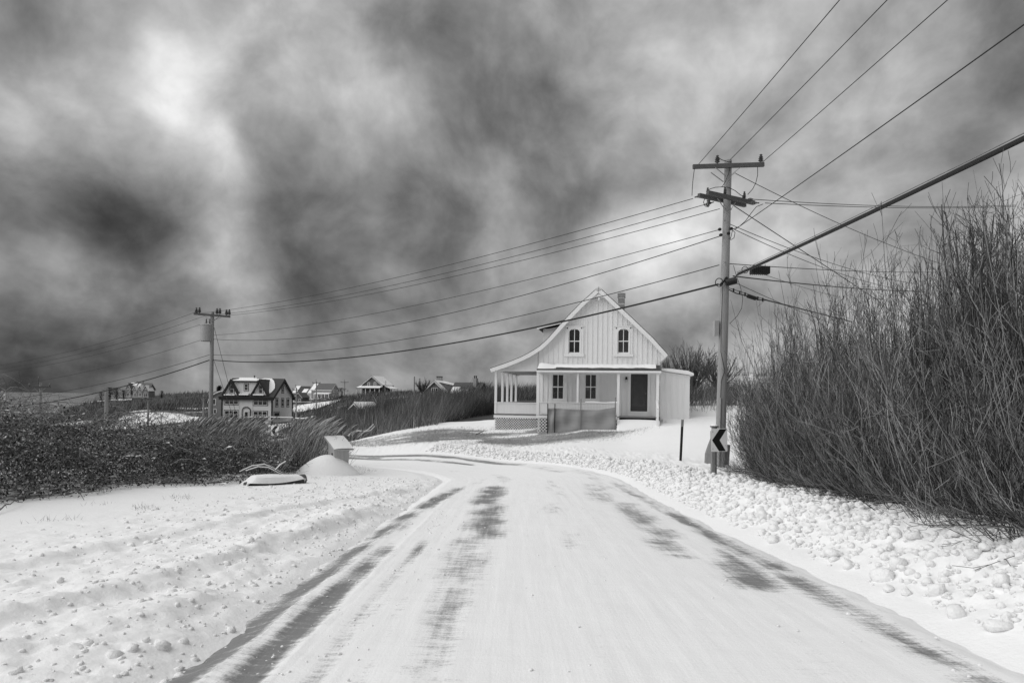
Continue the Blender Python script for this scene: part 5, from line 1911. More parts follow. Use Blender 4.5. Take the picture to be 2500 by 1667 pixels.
for x0, x1, y0, y1 in ((312, 640, 740, 895), (1045, 1378, 748, 915), (308, 632, 1078, 1250), (1042, 1372, 1098, 1255)):
    a, b_ = z6(x0, y1), z6(x1, y0)
    simple_window(st, a[0], b_[0], a[1], b_[1], 0., .11, 'front', 3, 2, SASH, BLACKPAINT)
a, b_ = z6(815, 1345), z6(890, 1105)
dr = B('door', SASH, st, a[0] - .18, b_[0] + .18, -.06, .02, a[1], b_[1] + .2)
B('door_glass', GLASSY, dr, a[0], b_[0], -.08, -.062, a[1] + .5, b_[1])
cu, r_ = (a[0] + b_[0]) / 2, .82
zt_ = z6(850, 1065)[1]
MB().tube([(cu - r_, -.12, a[1])] + [(cu + r_ * math.cos(q), -.12, zt_ + r_ * .8 * math.sin(q)) for q in np.linspace(math.pi, 0, 12)] + [(cu + r_, -.12, a[1])], .09, 4).build('door_arch', BLACKPAINT, st)
for x0, x1, y0, y1 in ((1602, 1655, 768, 945), (1752, 1800, 775, 952), (1885, 1935, 775, 950), (1757, 1802, 425, 595), (1560, 1690, 1120, 1245)):
    a, b_ = s6(x0, y1, SWd), s6(x1, y0, SWd)
    w_ = simple_window(st, a[0], b_[0], a[1], b_[1], SWd, .12, 'side', 1, 2 if x1 - x0 < 100 else 1, SASH, BLACKPAINT)
# big snow patch still on the right of the roof
sp = [(1235, 300), (1330, 285), (1500, 290), (1560, 350), (1585, 440), (1580, 540), (1520, 610), (1450, 670), (1425, 600), (1405, 480), (1430, 360), (1410, 325), (1360, 370), (1300, 410)]
pts = []
for x, y in sp:
    v = .5
    for _ in range(30):
        u, z = z6(x, y, v)
        v += ((z - seave) / slope - v) * .5
    pts.append((u, v, seave + slope * v + .22))
pts = [Vector(p) for p in pts]
nrm = Vector((0, -slope, 1)).normalized()
n_ = len(pts)
MB().add([p for p in pts] + [p + nrm * .14 for p in pts], [tuple(range(n_, 2 * n_))] + [(i, (i + 1) % n_, n_ + (i + 1) % n_, n_ + i) for i in range(n_)]).build('roof_snow', FARSNOW, srf)
u, z = z6(1058, 235, SDp / 2)
MB().lathe([(.12, -.6), (.12, .5), (.16, .5), (.16, .6)], (u, SDp / 2, z - .1), n=8).build('vent_pipe', ROOFM, srf)

# ---- gambrel barn half hidden behind it
gb_, GFr = far_house('gambrel_house', 'dark gambrel-roofed house peeking out behind the stucco house', 508, 1020, 175, -4)
k = 175 / F
W_, X_ = 7.2, [0, .5, 2.2, 3.6, 5.0, 6.7, 7.2]
Z_ = [3.8, 5.3, 6.4, 6.9, 6.4, 5.3, 3.8]
MB().prism([(0, -2)] + [(7.2, -2)] + list(reversed(list(zip(X_, Z_)))), 0, 8).build('wall', MIDSHING, gb_)
MB().ribbon(list(zip(X_, [z + .2 for z in Z_])), list(zip(X_, Z_)), -.4, 8.4).build('roof', ROOFM, gb_)
MB().ribbon(list(zip(X_, [z + .21 for z in Z_])), list(zip(X_, [z - .08 for z in Z_])), -.45, -.405).build('rake_board', SASH, gb_)
simple_window(gb_, 1.2, 1.9, 3.5, 4.8, 0., .16, 'front', 1, 1)
simple_window(gb_, .9, 2.1, 1.2, 2.2, 0., .14, 'front', 2, 1)

# ---- shingled house on the rise with a porch
hb, BF = far_house('porch_house', 'grey shingled gable house with a snowy porch on the rise', 884, 968, 280, -18)
h8 = lambda zx, zy, v=0.: BF.uz(700 + zx * .12755, 890 + zy * .12755, v)
w_ = h8(1825, 500)[0]
he, hr = h8(1800, 385)[1], h8(1625, 222)[1]
gable_body(hb, w_, 8.5, he, hr, 'v', GREYSHING, ROOFM, SASH, .5, rake=.3, snow=[(1, .02, .98, .02, .98), (0, .1, .9, .3, .9)])
for x0, x1 in ((1558, 1585), (1676, 1705)):
    a, b_ = h8(x0, 405), h8(x1, 345)
    simple_window(hb, a[0], b_[0], a[1], b_[1], 0., .22, 'front', 1, 2)
pz_ = h8(1600, 455)[1]
MB().prism_x([(-3, pz_ - .15), (-3, pz_ + .1), (0, pz_ + .9), (0, pz_ + .6)], -1.2, w_ + .5).build('porch_roof', ROOFM, hb)
MB().prism_x([(-2.6, pz_ + .22), (-2.5, pz_ + .4), (0, pz_ + 1.05), (0, pz_ + .92)], -1.1, w_ + .4).build('porch_snow', FARSNOW, hb)
for u in np.linspace(-1.0, w_ + .3, 6):
    B('porch_post', SASH, hb, u - .12, u + .12, -2.9, -2.66, -.5, pz_ - .15)
B('porch_rail', SASH, hb, -1.0, w_ + .3, -2.84, -2.72, .0, .75)
for u in np.arange(.6, w_ - .4, 1.5):
    simple_window(hb, u, u + .9, .4, 2.1, 0., .12, 'front', 1, 2)
cu = h8(1838, 400)[0]
MB().box(cu - .35, cu + .35, 1.5, 2.2, -1, h8(1838, 308)[1]).build('chimney', STUCCO, hb)
sp_ = h8(1940, 460, 3)
MB().prism([(w_ + .5, pz_ + .9), (w_ + 3.6, pz_ - .2), (w_ + 3.6, pz_ + .05), (w_ + .5, pz_ + 1.2)], 1.0, 7).build('side_porch_roof', FARSNOW, hb)
for v in (1.2, 4, 6.7):
    B('porch_post', SASH, hb, w_ + 3.2, w_ + 3.4, v, v + .2, -.5, pz_ - .1)
MB().box(-2.6, -.2, 3, 6, 3.3, 4.9).build('rear_dormer', FARSNOW, hb)

# ---- long grey farmhouse with ell
hc, CFr = far_house('farmhouse', 'long grey farmhouse with an ell and a pale porch', 760, 972, 380, -22)
c8 = lambda zx, zy, v=0.: CFr.uz(700 + zx * .12755, 890 + zy * .12755, v)
w_ = 13.5
gable_body(hc, w_, 6.5, 5.0, 8.2, 'u', MIDSHING, ROOFM, SASH, .4, rake=.35, snow=[(0, .0, .20, .0, 1.)])
for x in (1.2, 3.4):
    pass
for u0 in (2.2, 4.6):
    simple_window(hc, u0 - .6, u0 + .5, 3.6, 4.8, w_, .2, 'side', 1, 2)
    simple_window(hc, u0 - .6, u0 + .5, .6, 2.1, w_, .2, 'side', 1, 2)
MB().prism_x([(-2.6, 2.4), (-2.6, 2.7), (0, 3.4), (0, 3.1)], 3.5, w_).build('porch_roof', SASH, hc)
for u in np.linspace(3.7, w_ - .2, 5):
    B('porch_post', SASH, hc, u - .1, u + .1, -2.5, -2.3, -1, 2.4)
for u in (4.5, 7.5, 10.5):
    simple_window(hc, u, u + 1.2, .6, 2.0, 0., .15, 'front', 1, 2)
gable_body(hc, 7, 5.5, 2.7, 5.2, 'u', PALEWALL, ROOFM, SASH, .35, ox=-7.3, oy=.5, snow=[(0, .05, .45, 0., .9), (0, .6, .98, .1, 1.)])
for u in (-6.2, -4.2, -2.4):
    simple_window(hc, u, u + 1.0, .4, 1.8, .5, .16, 'front', 2, 2)
MB().box(-2.6, -1.2, 2.6, 3.6, 4.5, 7.3).build('chimney', BRICK, hc)

hd, _f = far_house('dark_roof_house', 'dark-roofed house left of the farmhouse, half hidden by the stucco house', 716, 974, 395, -20)
gable_body(hd, 10.5, 7, 3.9, 7.4, 'u', MIDSHING, ROOFD, SASH, .4, rake=.3, snow=[(0, .0, .26, 0, 1.)])
simple_window(hd, 6.5, 8.0, 1.0, 2.5, 0., .18, 'front', 2, 2)
he_, _f = far_house('gabled_outbuilding', 'small grey gabled outbuilding in front of the dark-roofed house', 719, 986, 260, -14, 'outbuilding')
gable_body(he_, 3.2, 5.0, 2.6, 4.3, 'v', GREYSHING, ROOFM, SASH, .25, rake=.2)
simple_window(he_, 1.9, 2.5, .5, 1.9, 0., .14, 'front', 1, 2)

# ---- shed roof in the brush
hs, _f = far_house('snowy_shed', 'low shed with a snow-covered roof sunk in the brush', 851, 1016, 105, -30, 'shed')
gable_body(hs, 2.6, 3.9, 1.0, 2.0, 'v', GREYSHING, ROOFM, SASH, .3, rake=.14, snow=[(1, .0, 1., .03, .99)])

# ---- white-trimmed gable house with chimney, in the brush
hg, GF = far_house('gable_cottage', 'pale grey cottage gable with a dark chimney behind the brush', 1031, 974, 170, -12)
w_ = 6.4
gable_body(hg, w_, 7, 1.6, 4.6, 'v', MIDSHING, ROOFM, SASH, .5, rake=.3, snow=[(1, .0, 1., .02, .98), (0, 0., 1., .02, .3)])
simple_window(hg, w_ / 2 - .7, w_ / 2 + .7, 1.4, 2.7, 0., .14, 'front', 3, 1)
MB().box(w_ / 2 - .7, w_ / 2 + .6, 3.4, 4.3, 3.8, 5.6).build('chimney', BRICK, hg)
MB().box(w_ / 2 - .75, w_ / 2 + .65, 3.35, 4.35, 5.6, 5.8).build('chimney_cap', BLACKPAINT, hg)
MB().prism([(w_ / 2 + .6, 4.3), (w_ + 2.6, 3.2), (w_ + 2.6, 3.4), (w_ / 2 + .6, 4.65)], 1.2, 6).build('dormer_roof', FARSNOW, hg)
MB().prism([(w_ / 2 + .8, 2.5), (w_ + 1.9, 1.0), (w_ + 1.9, 3.3), (w_ / 2 + .8, 4.2)], 1.6, 5.6).build('dormer', MIDSHING, hg)

# ---- dark shingled cottage with ribbed snowy roof
hk, KF = far_house('dark_cottage', 'dark shingled cottage with a snow-streaked ribbed roof', 1100, 979, 105, -26)
gable_body(hk, 4.6, 3.4, 1.2, 2.75, 'u', GREYSHING, ROOFM, BLACKPAINT, .3, rake=.18, snow=[(0, .04, .30, .05, .55), (0, .30, .62, .0, .35), (0, .62, .95, .0, .25)])
k5 = MB()
sl = (2.75 - 1.2) / 1.7
for u in np.arange(-.2, 4.8, .22):
    k5.beam((u, -.28, 1.2 - .28 * sl + .19), (u, 1.7, 2.75 + .19), .05, .05)
tag(k5.build('roof_ribs', ROOFM, hk), kind='stuff')
MB().box(3.4, 3.95, .9, 1.5, 1.6, 3.55).build('chimney', BRICK, hk)
for u in (3.5, 3.8):
    MB().lathe([(.09, 0), (.09, .3), (.12, .3), (.12, .38)], (u, 1.2, 3.55), n=8).build('chimney_pot', BLACKPAINT, hk)
simple_window(hk, 1.3, 1.9, .5, 1.5, 4.6, .1, 'side', 1, 2, SASH)

# ---- big house on the far hill
hm, MF = far_house('hilltop_house', 'large many-gabled grey house on the far hill by the sea', 309, 970, 350, -8)
gable_body(hm, 12.2, 5.0, 4.6, 7.4, 'u', MIDSHING, ROOFM, SASH, .4, rake=.3, snow=[(0, .08, .38, .55, 1.), (0, .45, .56, .2, .8)])
for ox, w_, hh, hrr, snw in ((.3, 2.9, 4.6, 7.2, []), (4.3, 2.6, 4.0, 6.0, [(1, 0, 1, .1, .95)]), (7.0, 2.7, 4.0, 6.2, [(1, 0, 1, .05, .98)]), (9.8, 3.4, 3.6, 6.2, [(1, 0, 1, .0, .98)])):
    gable_body(hm, w_, 4, hh, hrr, 'v', MIDSHING, ROOFM, SASH, .25, ox=ox, oy=-1.2, rake=.22, snow=snw, name='gable_wing')
    simple_window(hm, ox + w_ * .3, ox + w_ * .7, 3.1, 4.3, -1.2, .14, 'front', 2, 1)
    simple_window(hm, ox + w_ * .25, ox + w_ * .75, .6, 2.1, -1.2, .16, 'front', 2, 1)
B('deck', PALEWALL, hm, -5.5, 12.5, -3.6, -1.25, -.1, .12)
for u in np.arange(-5.4, 12.5, .75):
    B('deck_post', PALEWALL, hm, u - .08, u + .08, -3.6, -3.44, -2.2 if u < 0 else .12, 1.0)
B('deck_rail', PALEWALL, hm, -5.5, 12.5, -3.62, -3.42, 1.0, 1.12)
for u in (3.0, 6.2):
    MB().box(u - .3, u + .3, 3.5, 4.1, 6.8, 8.4).build('chimney', BRICK, hm)

# ---- rail fence by the stucco house, far field fence
def rail_fence(label, pts, h, n, rails, snowcap=True, sp=2.2):
    o = empty('rail_fence', pts[0])
    tag(o, label, 'fence')
    for a, b_ in zip(pts[:-1], pts[1:]):
        a, b_ = Vector(a) - o.location, Vector(b_) - o.location
        k_ = max(1, int((b_ - a).length / sp))
        for i in range(k_ + 1):
            p = a.lerp(b_, i / k_)
            MB().box(p.x - .07, p.x + .07, p.y - .07, p.y + .07, p.z - 1.0, p.z + h).build('post', GREYWOOD, o)
        for r_ in rails:
            MB().beam(a + Vector((0, 0, h * r_)), b_ + Vector((0, 0, h * r_)), .06, .14).build('rail', GREYWOOD, o)
        if snowcap:
            MB().beam(a + Vector((0, 0, h + .03)), b_ + Vector((0, 0, h + .03)), .14, .12).build('rail_snow', FARSNOW, o)
    return o


rail_fence('snow-topped rail fence in front of the stucco house', [W(600, 1034, 112), W(640, 1034, 110), W(715, 1036, 108)], 1.1, 8, (.45, .98))
rail_fence('low dark fence along the yard left of the stucco house', [W(500, 1034, 128), W(540, 1036, 124)], 1.2, 5, (.3, .6, .98), False, 1.2)
rail_fence('snow-dusted rail fence running into the brush right of the stucco house', [W(722, 1030, 106), W(770, 1033, 98), W(830, 1032, 92)], .6, 6, (.9,))
rail_fence('pale guard rail along the road left of the transformer pole', [W(400, 1054, 72), W(450, 1048, 76), W(496, 1045, 80)], .5, 6, (.95,))
rail_fence('far pasture fence below the farmhouse', [W(715, 990, 240), W(760, 990, 235), W(800, 984, 250)], 1.3, 6, (.5, .95), True, 4)
# ------------------------------------------------------------------ plants
TWIG = mat('bare_twig', .14, .75, .1, 3.0, tone=True)
CANE = mat('bramble_cane', .20, .7, .1, 3.0, tone=True)
BARK = mat('bare_bark', .14, .8, .15, 6.0, tone=True)
BRUSHM = mat('dry_brush', .115, .85, .1, 2.0, tone=True)
REEDM = mat('dry_reed', .26, .8, .1, 3.0, tone=True)
PLUME = mat('reed_plume', .20, .9, .1, 6.0, tone=True)
LEAFM = mat('bramble_leaf', .12, .7, .15, 8.0, tone=True)
GRASSM = mat('dead_grass', .30, .85, .1, 3.0, tone=True)
PINEM = mat('pine_needles', .030, .8, .2, 3.0, tone=True)


def Hn(x, y):
    return Hnear(np.asarray(x, float), np.asarray(y, float))


def unit(v):
    return v / (np.linalg.norm(v, axis=-1, keepdims=True) + 1e-9)


def stems_to_twigs(P, R_, n_child, t0, t1, lmin, lmax, spread, upw, K=4, rfac=.55, rtip=.35):
    """side twigs growing from stems P (N,K,3): returns their paths and radii"""
    N, Kp = P.shape[:2]
    idx = np.repeat(np.arange(N), n_child)
    t = rng.uniform(t0, t1, len(idx)) * (Kp - 1)
    i = np.minimum(t.astype(int), Kp - 2)
    f = (t - i)[:, None]
    p0 = P[idx, i] * (1 - f) + P[idx, i + 1] * f
    tan = unit(P[idx, i + 1] - P[idx, i])
    r0 = (R_[idx, i] * (1 - f[:, 0]) + R_[idx, i + 1] * f[:, 0]) * rfac
    d = unit(tan + rng.normal(size=tan.shape) * spread + np.array([0, 0, upw]))
    L = rng.uniform(lmin, lmax, len(idx))
    cur = rng.normal(size=d.shape) * .18 + np.array([0, 0, .18])
    s = np.linspace(0, 1, K)[None, :, None]
    Q = p0[:, None] + (d[:, None] * s + cur[:, None] * s * s) * L[:, None, None]
    jit = rng.normal(size=Q.shape) * .012 * L[:, None, None]
    jit[:, 0] = 0
    Q = Q + jit
    RR_ = r0[:, None] * (1 - (1 - rtip) * np.linspace(0, 1, K)[None])
    return Q, RR_


def join(parts, tones):
    V, Fc, T, o = [], [], [], 0
    for (v, f), t in zip(parts, tones):
        V.append(v)
        Fc.append(f + o)
        T.append(t)
        o += len(v)
    return np.concatenate(V), np.concatenate(Fc), np.concatenate(T)


def tone_of(n_items, per, lo, hi):
    return np.repeat(rng.uniform(lo, hi, n_items), per)


# ---- the tall thicket on the right --------------------------------------
def zt_hedge(y):
    return np.interp(y, [2, 6, 10, 13, 16, 19, 21, 23, 26], [3.0, 2.95, 2.75, 2.55, 2.05, 1.45, 1.0, .5, 0.0])


def skyline(px):
    """how steeply the thicket's outline rises over the horizon, read off the photo"""
    return np.interp(px, [1780, 1800, 1850, 1900, 1950, 2000, 2100, 2200, 2300, 2400, 2500, 2800], [.02, .045, .085, .11, .135, .155, .205, .235, .258, .28, .31, .36])


def thicket(N, seed_depth):
    by = 5.2 + 17.1 * rng.uniform(0, 1, N) ** .9
    dep = rng.uniform(0, 1, N) ** 1.25 * 4.4
    bx = hedge_x(by) + .12 + dep
    g = Hbase(bx, by) + .1
    top = np.minimum(zt_hedge(by) + .6, by * skyline(1250 + F * (bx - .45) / by) * (1.0 + .16 * (fbm(bx * 1.5, by * 1.5, 403, 3) - .5)))
    top = g + (top - g) * (.55 + .45 * sst(0, 1.3, dep))
    h = (top - g) * rng.uniform(.25, 1.0, N) ** .75
    h = np.maximum(h, .35)
    lean = rng.uniform(.10, .62, N) * (1.25 - .7 * sst(0, 1.8, dep)) * (1 - .45 * sst(15, 20, by))
    dirx = -1.0 + rng.normal(size=N) * .40
    diry = rng.normal(size=N) * .45 - .1
    K = 6
    t = np.linspace(0, 1, K)[None]
    off = (h * lean)[:, None] * (1 - (1 - t) ** 1.7)
    P = np.stack([bx[:, None] + dirx[:, None] * off, by[:, None] + diry[:, None] * off, g[:, None] + h[:, None] * t ** 1.1], -1)
    P = P + rng.normal(size=P.shape) * .035 * t[..., None]
    R_ = (.0055 + .005 * rng.uniform(0, 1, N))[:, None] * (1.0 - .72 * t)
    ok = (P[..., 0] / P[..., 1]).min(axis=1) > .316
    return P[ok], R_[ok]


P, R_ = thicket(3000, 0)
# some low branches that sprawl over the snow bank
M = 110
by = rng.uniform(4.5, 20, M)
bx = hedge_x(by) + rng.uniform(.0, .7, M)
g = Hn(bx, by)
t = np.linspace(0, 1, 6)[None]
L = rng.uniform(.5, 1.2, M)
P2_ = np.stack([bx[:, None] - L[:, None] * t, by[:, None] - L[:, None] * t * rng.uniform(-.2, .7, M)[:, None], g[:, None] + .12 + L[:, None] * (.28 * t * rng.uniform(0, 1, M)[:, None]) - .10 * t ** 2], -1)
gg = Hn(P2_[..., 0], P2_[..., 1])
P2_[..., 2] = np.maximum(P2_[..., 2], gg + .03)
R2_ = np.full((M, 1), .009) * (1 - .6 * t)
P = np.concatenate([P, P2_])
R_ = np.concatenate([R_, R2_])
T1, TR1 = stems_to_twigs(P, R_, 7, .15, .98, .16, .58, .42, .16, 4, .66, .45)
T2, TR2 = stems_to_twigs(T1, TR1, 2, .25, .95, .10, .32, .5, .15, 3, .75, .5)
v0, v1, v2 = tubes(P, R_, 3), tubes(T1, np.maximum(TR1, .0032), 3), tubes(T2, np.maximum(TR2, .0026), 3)
V, Fc, T_ = join([v0, v1, v2], [np.repeat(.15 + rng.uniform(0, 1, k__) ** 2 * 2.6, m__) for k__, m__ in ((len(P), 18), (len(T1), 12), (len(T2), 9))])
tag(mesh_np('thicket', V, Fc, TWIG, attrs={'tone': T_}), 'dense bare brush thicket rising on the right of the road', 'thicket', kind='stuff')


# ---- separate bare trees
def bare_tree(name, label, base, h, spread, n1, seed, r0=.07, forks=3, tone=(.35, .9), group='bare trees', lean=0., sub=(6, 3), rtip=.004, tw=.22):
    g_ = np.random.default_rng(seed)
    o = empty(name, base)
    tag(o, label, 'tree', group)
    K = 6
    t = np.linspace(0, 1, K)[None]
    # trunk and main limbs
    tr = np.array([[0, 0, -.3], [lean * .1, 0, h * .15], [lean * .22, .02, h * .3]])
    mb = MB().tube([tuple(p) for p in tr], [r0 * 1.25, r0, r0 * .85], 8)
    tk = mb.build('trunk', BARK, o, smooth=True)
    at_ = tk.data.attributes.new('tone', 'FLOAT', 'POINT')
    at_.data.foreach_set('value', np.full(len(tk.data.vertices), .7, dtype=np.float32))
    a = g_.uniform(0, 6.283, n1)
    st = g_.uniform(.1, .30, n1)
    hh = g_.uniform(.62, 1.0, n1) * h
    out = g_.uniform(.15, 1.0, n1) * spread
    zs = st * h
    P = np.stack([(lean * .7 * st)[:, None] + np.cos(a)[:, None] * out[:, None] * t ** .8 + lean * .3 * t, np.sin(a)[:, None] * out[:, None] * t ** .8 + 0 * t, zs[:, None] + (hh - zs)[:, None] * t ** 1.1], -1)
    P = P + g_.normal(size=P.shape) * .02 * h * t[..., None] * .5
    R_ = (r0 * g_.uniform(.35, .6, n1))[:, None] * (1 - .85 * t) + rtip
    A1, AR = stems_to_twigs(P, R_, sub[0], .2, .98, h * tw * .5, h * tw, .36, .25, 4, .6, .4)
    A2, AR2 = stems_to_twigs(A1, AR, sub[1], .2, .98, h * tw * .25, h * tw * .6, .5, .15, 3, .7, .5)
    V, Fc, T_ = join([tubes(P, R_, 4), tubes(A1, np.maximum(AR, rtip * .9), 3), tubes(A2, np.maximum(AR2, rtip * .8), 3)],
                     [tone_of(len(P), 24, *tone), tone_of(len(A1), 12, *tone), tone_of(len(A2), 9, *tone)])
    mesh_np('crown', V, Fc, TWIG, o, attrs={'tone': T_})
    return o


def gpos(px, d, dz=0.):
    p = W(px, 970, d)
    return Vector((p.x, p.y, (gz(p.x, p.y) if (X0 < p.x < X1 and p.y < Y1) else ggz(p.x, p.y)) + dz))


bt = gpos(2395, 10.2)
bare_tree('bare_tree', 'tallest bare tree of the thicket, crown against the sky at the right edge', bt, 3.25 - bt.z, .6, 18, 3, .06, sub=(15, 4), rtip=.0042, tw=.11)
bt = gpos(2490, 9.2)
bare_tree('bare_tree', 'bare tree cut by the right edge of the picture', bt, 2.9 - bt.z, .6, 16, 5, .055, sub=(14, 4), rtip=.0042, tw=.11)
bt = gpos(2275, 12.5)
bare_tree('bare_tree', 'lower bare tree just left of the tallest one in the thicket', bt, 2.9 - bt.z, .6, 13, 7, .05, sub=(14, 4), rtip=.0042, tw=.11)
bt = gpos(2030, 24)
bare_tree('bare_tree', 'bare tree top rising behind the thicket above the black cable', bt, 4.0 - bt.z, .9, 12, 9, .06, sub=(12, 3), rtip=.005, tw=.13)
bt = gpos(1905, 30)
bare_tree('bare_tree', 'small bare tree top behind the thicket right of the hanging loop', bt, 3.4 - bt.z, 1.0, 12, 13, .06, sub=(11, 3), rtip=.006, tw=.14)
# behind the annex
bt = gpos(1690, 62)
bare_tree('bare_tree', 'rounded bare tree rising behind the annex of the white house', bt, 4.7 - bt.z, 2.4, 26, 15, .14, sub=(10, 4), rtip=.012, tone=(.4, 1.0))
bt = gpos(1640, 66)
bare_tree('bare_tree', 'low bare tree peeping over the annex roof', bt, 3.9 - bt.z, 2.2, 18, 17, .12, sub=(9, 3), rtip=.012, tone=(.4, 1.0))
bt = gpos(1750, 58)
bare_tree('bare_tree', 'bare tree seen between the annex and the near pole', bt, 3.9 - bt.z, 2.2, 20, 19, .12, sub=(9, 3), rtip=.012, tone=(.4, 1.0))
bt = gpos(1031, 165)
bare_tree('bare_tree', 'round bare tree beside the bare timber pole on the skyline', bt, 4.0 - bt.z, 2.4, 22, 21, .16, sub=(9, 3), rtip=.018, tone=(.3, .7))
bt = gpos(1178, 130)
bare_tree('bare_tree', 'bare tree right of the dark ribbed-roof cottage', bt, 2.9 - bt.z, 2.4, 20, 23, .14, sub=(9, 3), rtip=.016, tone=(.3, .7))


# ---- evergreens
def evergreen(name, label, base, h, w_, seed, shape='cone'):
    g_ = np.random.default_rng(seed)
    o = empty(name, base)
    tag(o, label, 'tree', 'evergreens')
    tk = MB().tube([(0, 0, -1), (0, 0, h * .5), (0, 0, h * .95)], [.05 * h, .035 * h, .01], 6).build('trunk', DARKWOOD, o)
    N = 900
    if shape == 'cone':
        q = g_.uniform(0, 1, N) ** .8
        r_ = (1 - q) * w_ * g_.uniform(.3, 1.05, N) * (.75 + .35 * np.sin(q * 30))
        z = h * (.12 + .9 * q)
    else:
        q = g_.uniform(0, 1, N)
        r_ = w_ * np.sqrt(g_.uniform(0, 1, N)) * (.35 + .65 * np.sin(np.pi * np.clip(q * .9 + .1, 0, 1)))
        z = h * (.10 + .9 * q)
    a = g_.uniform(0, 6.283, N)
    if shape != 'cone':
        lob = .6 + .5 * np.sin(a * 3 + seed + z * 1.1)
        r_ = r_ * lob
    base_ = np.stack([r_ * np.cos(a), r_ * np.sin(a), z], 1)
    L = h * g_.uniform(.05, .13, N)
    tip = base_ + np.stack([np.cos(a) * L, np.sin(a) * L, L * g_.uniform(-.3, .5, N)], 1)
    V, Fc = spikes(base_, tip, L * .35)
    mesh_np('crown', V, Fc, PINEM, o, attrs={'tone': tone_of(N, 4, .5, 1.8)})
    return o


for px, d, h, w_, sh, lb_ in ((247, 335, 4.2, 3.0, 'round', 'leftmost small dark pine by the hilltop house'), (268, 330, 6.4, 4.2, 'round', 'tall dark pine left of the hilltop house'), (285, 332, 6.2, 4.2, 'round', 'broad dark pine second from the hilltop house'), (302, 335, 4.8, 3.0, 'round', 'dark pine right beside the hilltop house'),
                             (535, 225, 8.2, 3.0, 'cone', 'dark pointed spruce left of the stucco house'), (834, 240, 4.2, 3.4, 'round', 'dark spreading evergreen below the far utility pole'), (395, 330, 4.0, 1.3, 'round', 'small dark pine on the ridge right of the hilltop house')):
    evergreen('pine_tree', lb_, gpos(px, d), h, w_, int(px), sh)


# ---- brush over the valley and hillside
def brush(name, label, N, zone, hfun, rad, tones, seed, lean=(.25, 0.), mat_=BRUSHM):
    """zone: list of (px0, px1, d0, d1, weight)"""
    g_ = np.random.default_rng(seed)
    wsum = sum(z[4] for z in zone)
    X, Y = [], []
    for p0, p1, d0, d1, w_ in zone:
        n = int(N * w_ / wsum)
        d = np.exp(g_.uniform(np.log(d0), np.log(d1), n))
        px = g_.uniform(p0, p1, n)
        X.append((px - 1250) / F * d)
        Y.append(d)
    X, Y = np.concatenate(X), np.concatenate(Y)
    s = snow_far(X, Y)
    keep = g_.uniform(0, 1, len(X)) > s * 1.02
    # keep the houses, road and yard clear
    for o in [ob for ob in col.objects if ob.parent is None and ob.get('category') in ('house', 'shed', 'outbuilding')]:
        rr_ = {'white_house': 7.5, 'stucco_house': 9, 'hilltop_house': 12, 'farmhouse': 7, 'porch_house': 5}.get(o.name.split('.')[0], 2.0)
        c = o.location
        ctr = Vector((c.x + 4 * math.cos(o.rotation_euler.z), c.y + 4))
        keep &= ~((X - ctr[0]) ** 2 + (Y - ctr[1]) ** 2 < rr_ ** 2)
    s_, t_ = road_st(X, Y)
    keep &= np.abs(t_) > 3.2
    X, Y = X[keep], Y[keep]
    n = len(X)
    inn = (X > X0) & (X < X1) & (Y < Y1)
    Z = np.where(inn, Hn(X, Y), Hbase(X, Y))
    cl = fbm(X * .38, Y * .26, 411, 4)
    h = hfun(X, Y) * (.25 + 1.4 * cl) * g_.uniform(.35, 1.15, n) * np.where(g_.uniform(0, 1, n) < .03, 1.35, 1.0)
    base_ = np.stack([X, Y, Z - .1], 1)
    tip = base_ + np.stack([g_.normal(size=n) * .28 * h + lean[0] * h, g_.normal(size=n) * .28 * h + lean[1] * h, h], 1)
    V, Fc = spikes(base_, tip, rad * (Y / 60.0))
    tn = g_.uniform(tones[0], tones[1], n) * np.clip(3.2 * (fbm(X * .42, Y * .24, 421, 5) - .30), .18, 1.7)
    tn = tn * np.where(g_.uniform(0, 1, n) < .06, 2.6, 1.0)
    tag(mesh_np(name, V, Fc, mat_, attrs={'tone': np.repeat(tn, 4)}), label, 'brush', kind='stuff')


brush('hillside_brush', 'dark leafless brush covering the hillside left of the white house', 47000,
      [(740, 1235, 40, 75, 3.2), (780, 1330, 75, 140, 2.0), (1480, 1800, 44, 90, 1.0)], lambda x, y: 1.75 + 0 * x, .020, (.25, 1.5), 31)
brush('valley_brush', 'brush and scrub across the valley behind the reeds', 30000,
      [(-60, 560, 60, 160, 1.0), (540, 900, 62, 120, 1.4), (-60, 520, 160, 340, 1.6), (700, 1230, 130, 320, 1.6), (400, 1000, 250, 420, .8)], lambda x, y: 1.0 + .9 * sst(120, 260, y), .03, (.4, 1.4), 33)
brush('marsh_grass', 'pale dry marsh grass on the slope beyond the chevron sign', 16000, [(715, 900, 72, 125, 1.0), (880, 1200, 39.5, 46, .35), (1480, 1640, 150, 200, .01)], lambda x, y: .75 + 0 * x, .018, (1.3, 2.8), 35, (.3, 0))
brush('roadside_brush', 'low twiggy brush between the annex and the near pole', 5000, [(1655, 1790, 27, 42, 1.0), (1770, 1880, 30, 60, .8)], lambda x, y: .55 + .05 * (y - 26), .012, (.5, 1.6), 37, (-.1, 0))

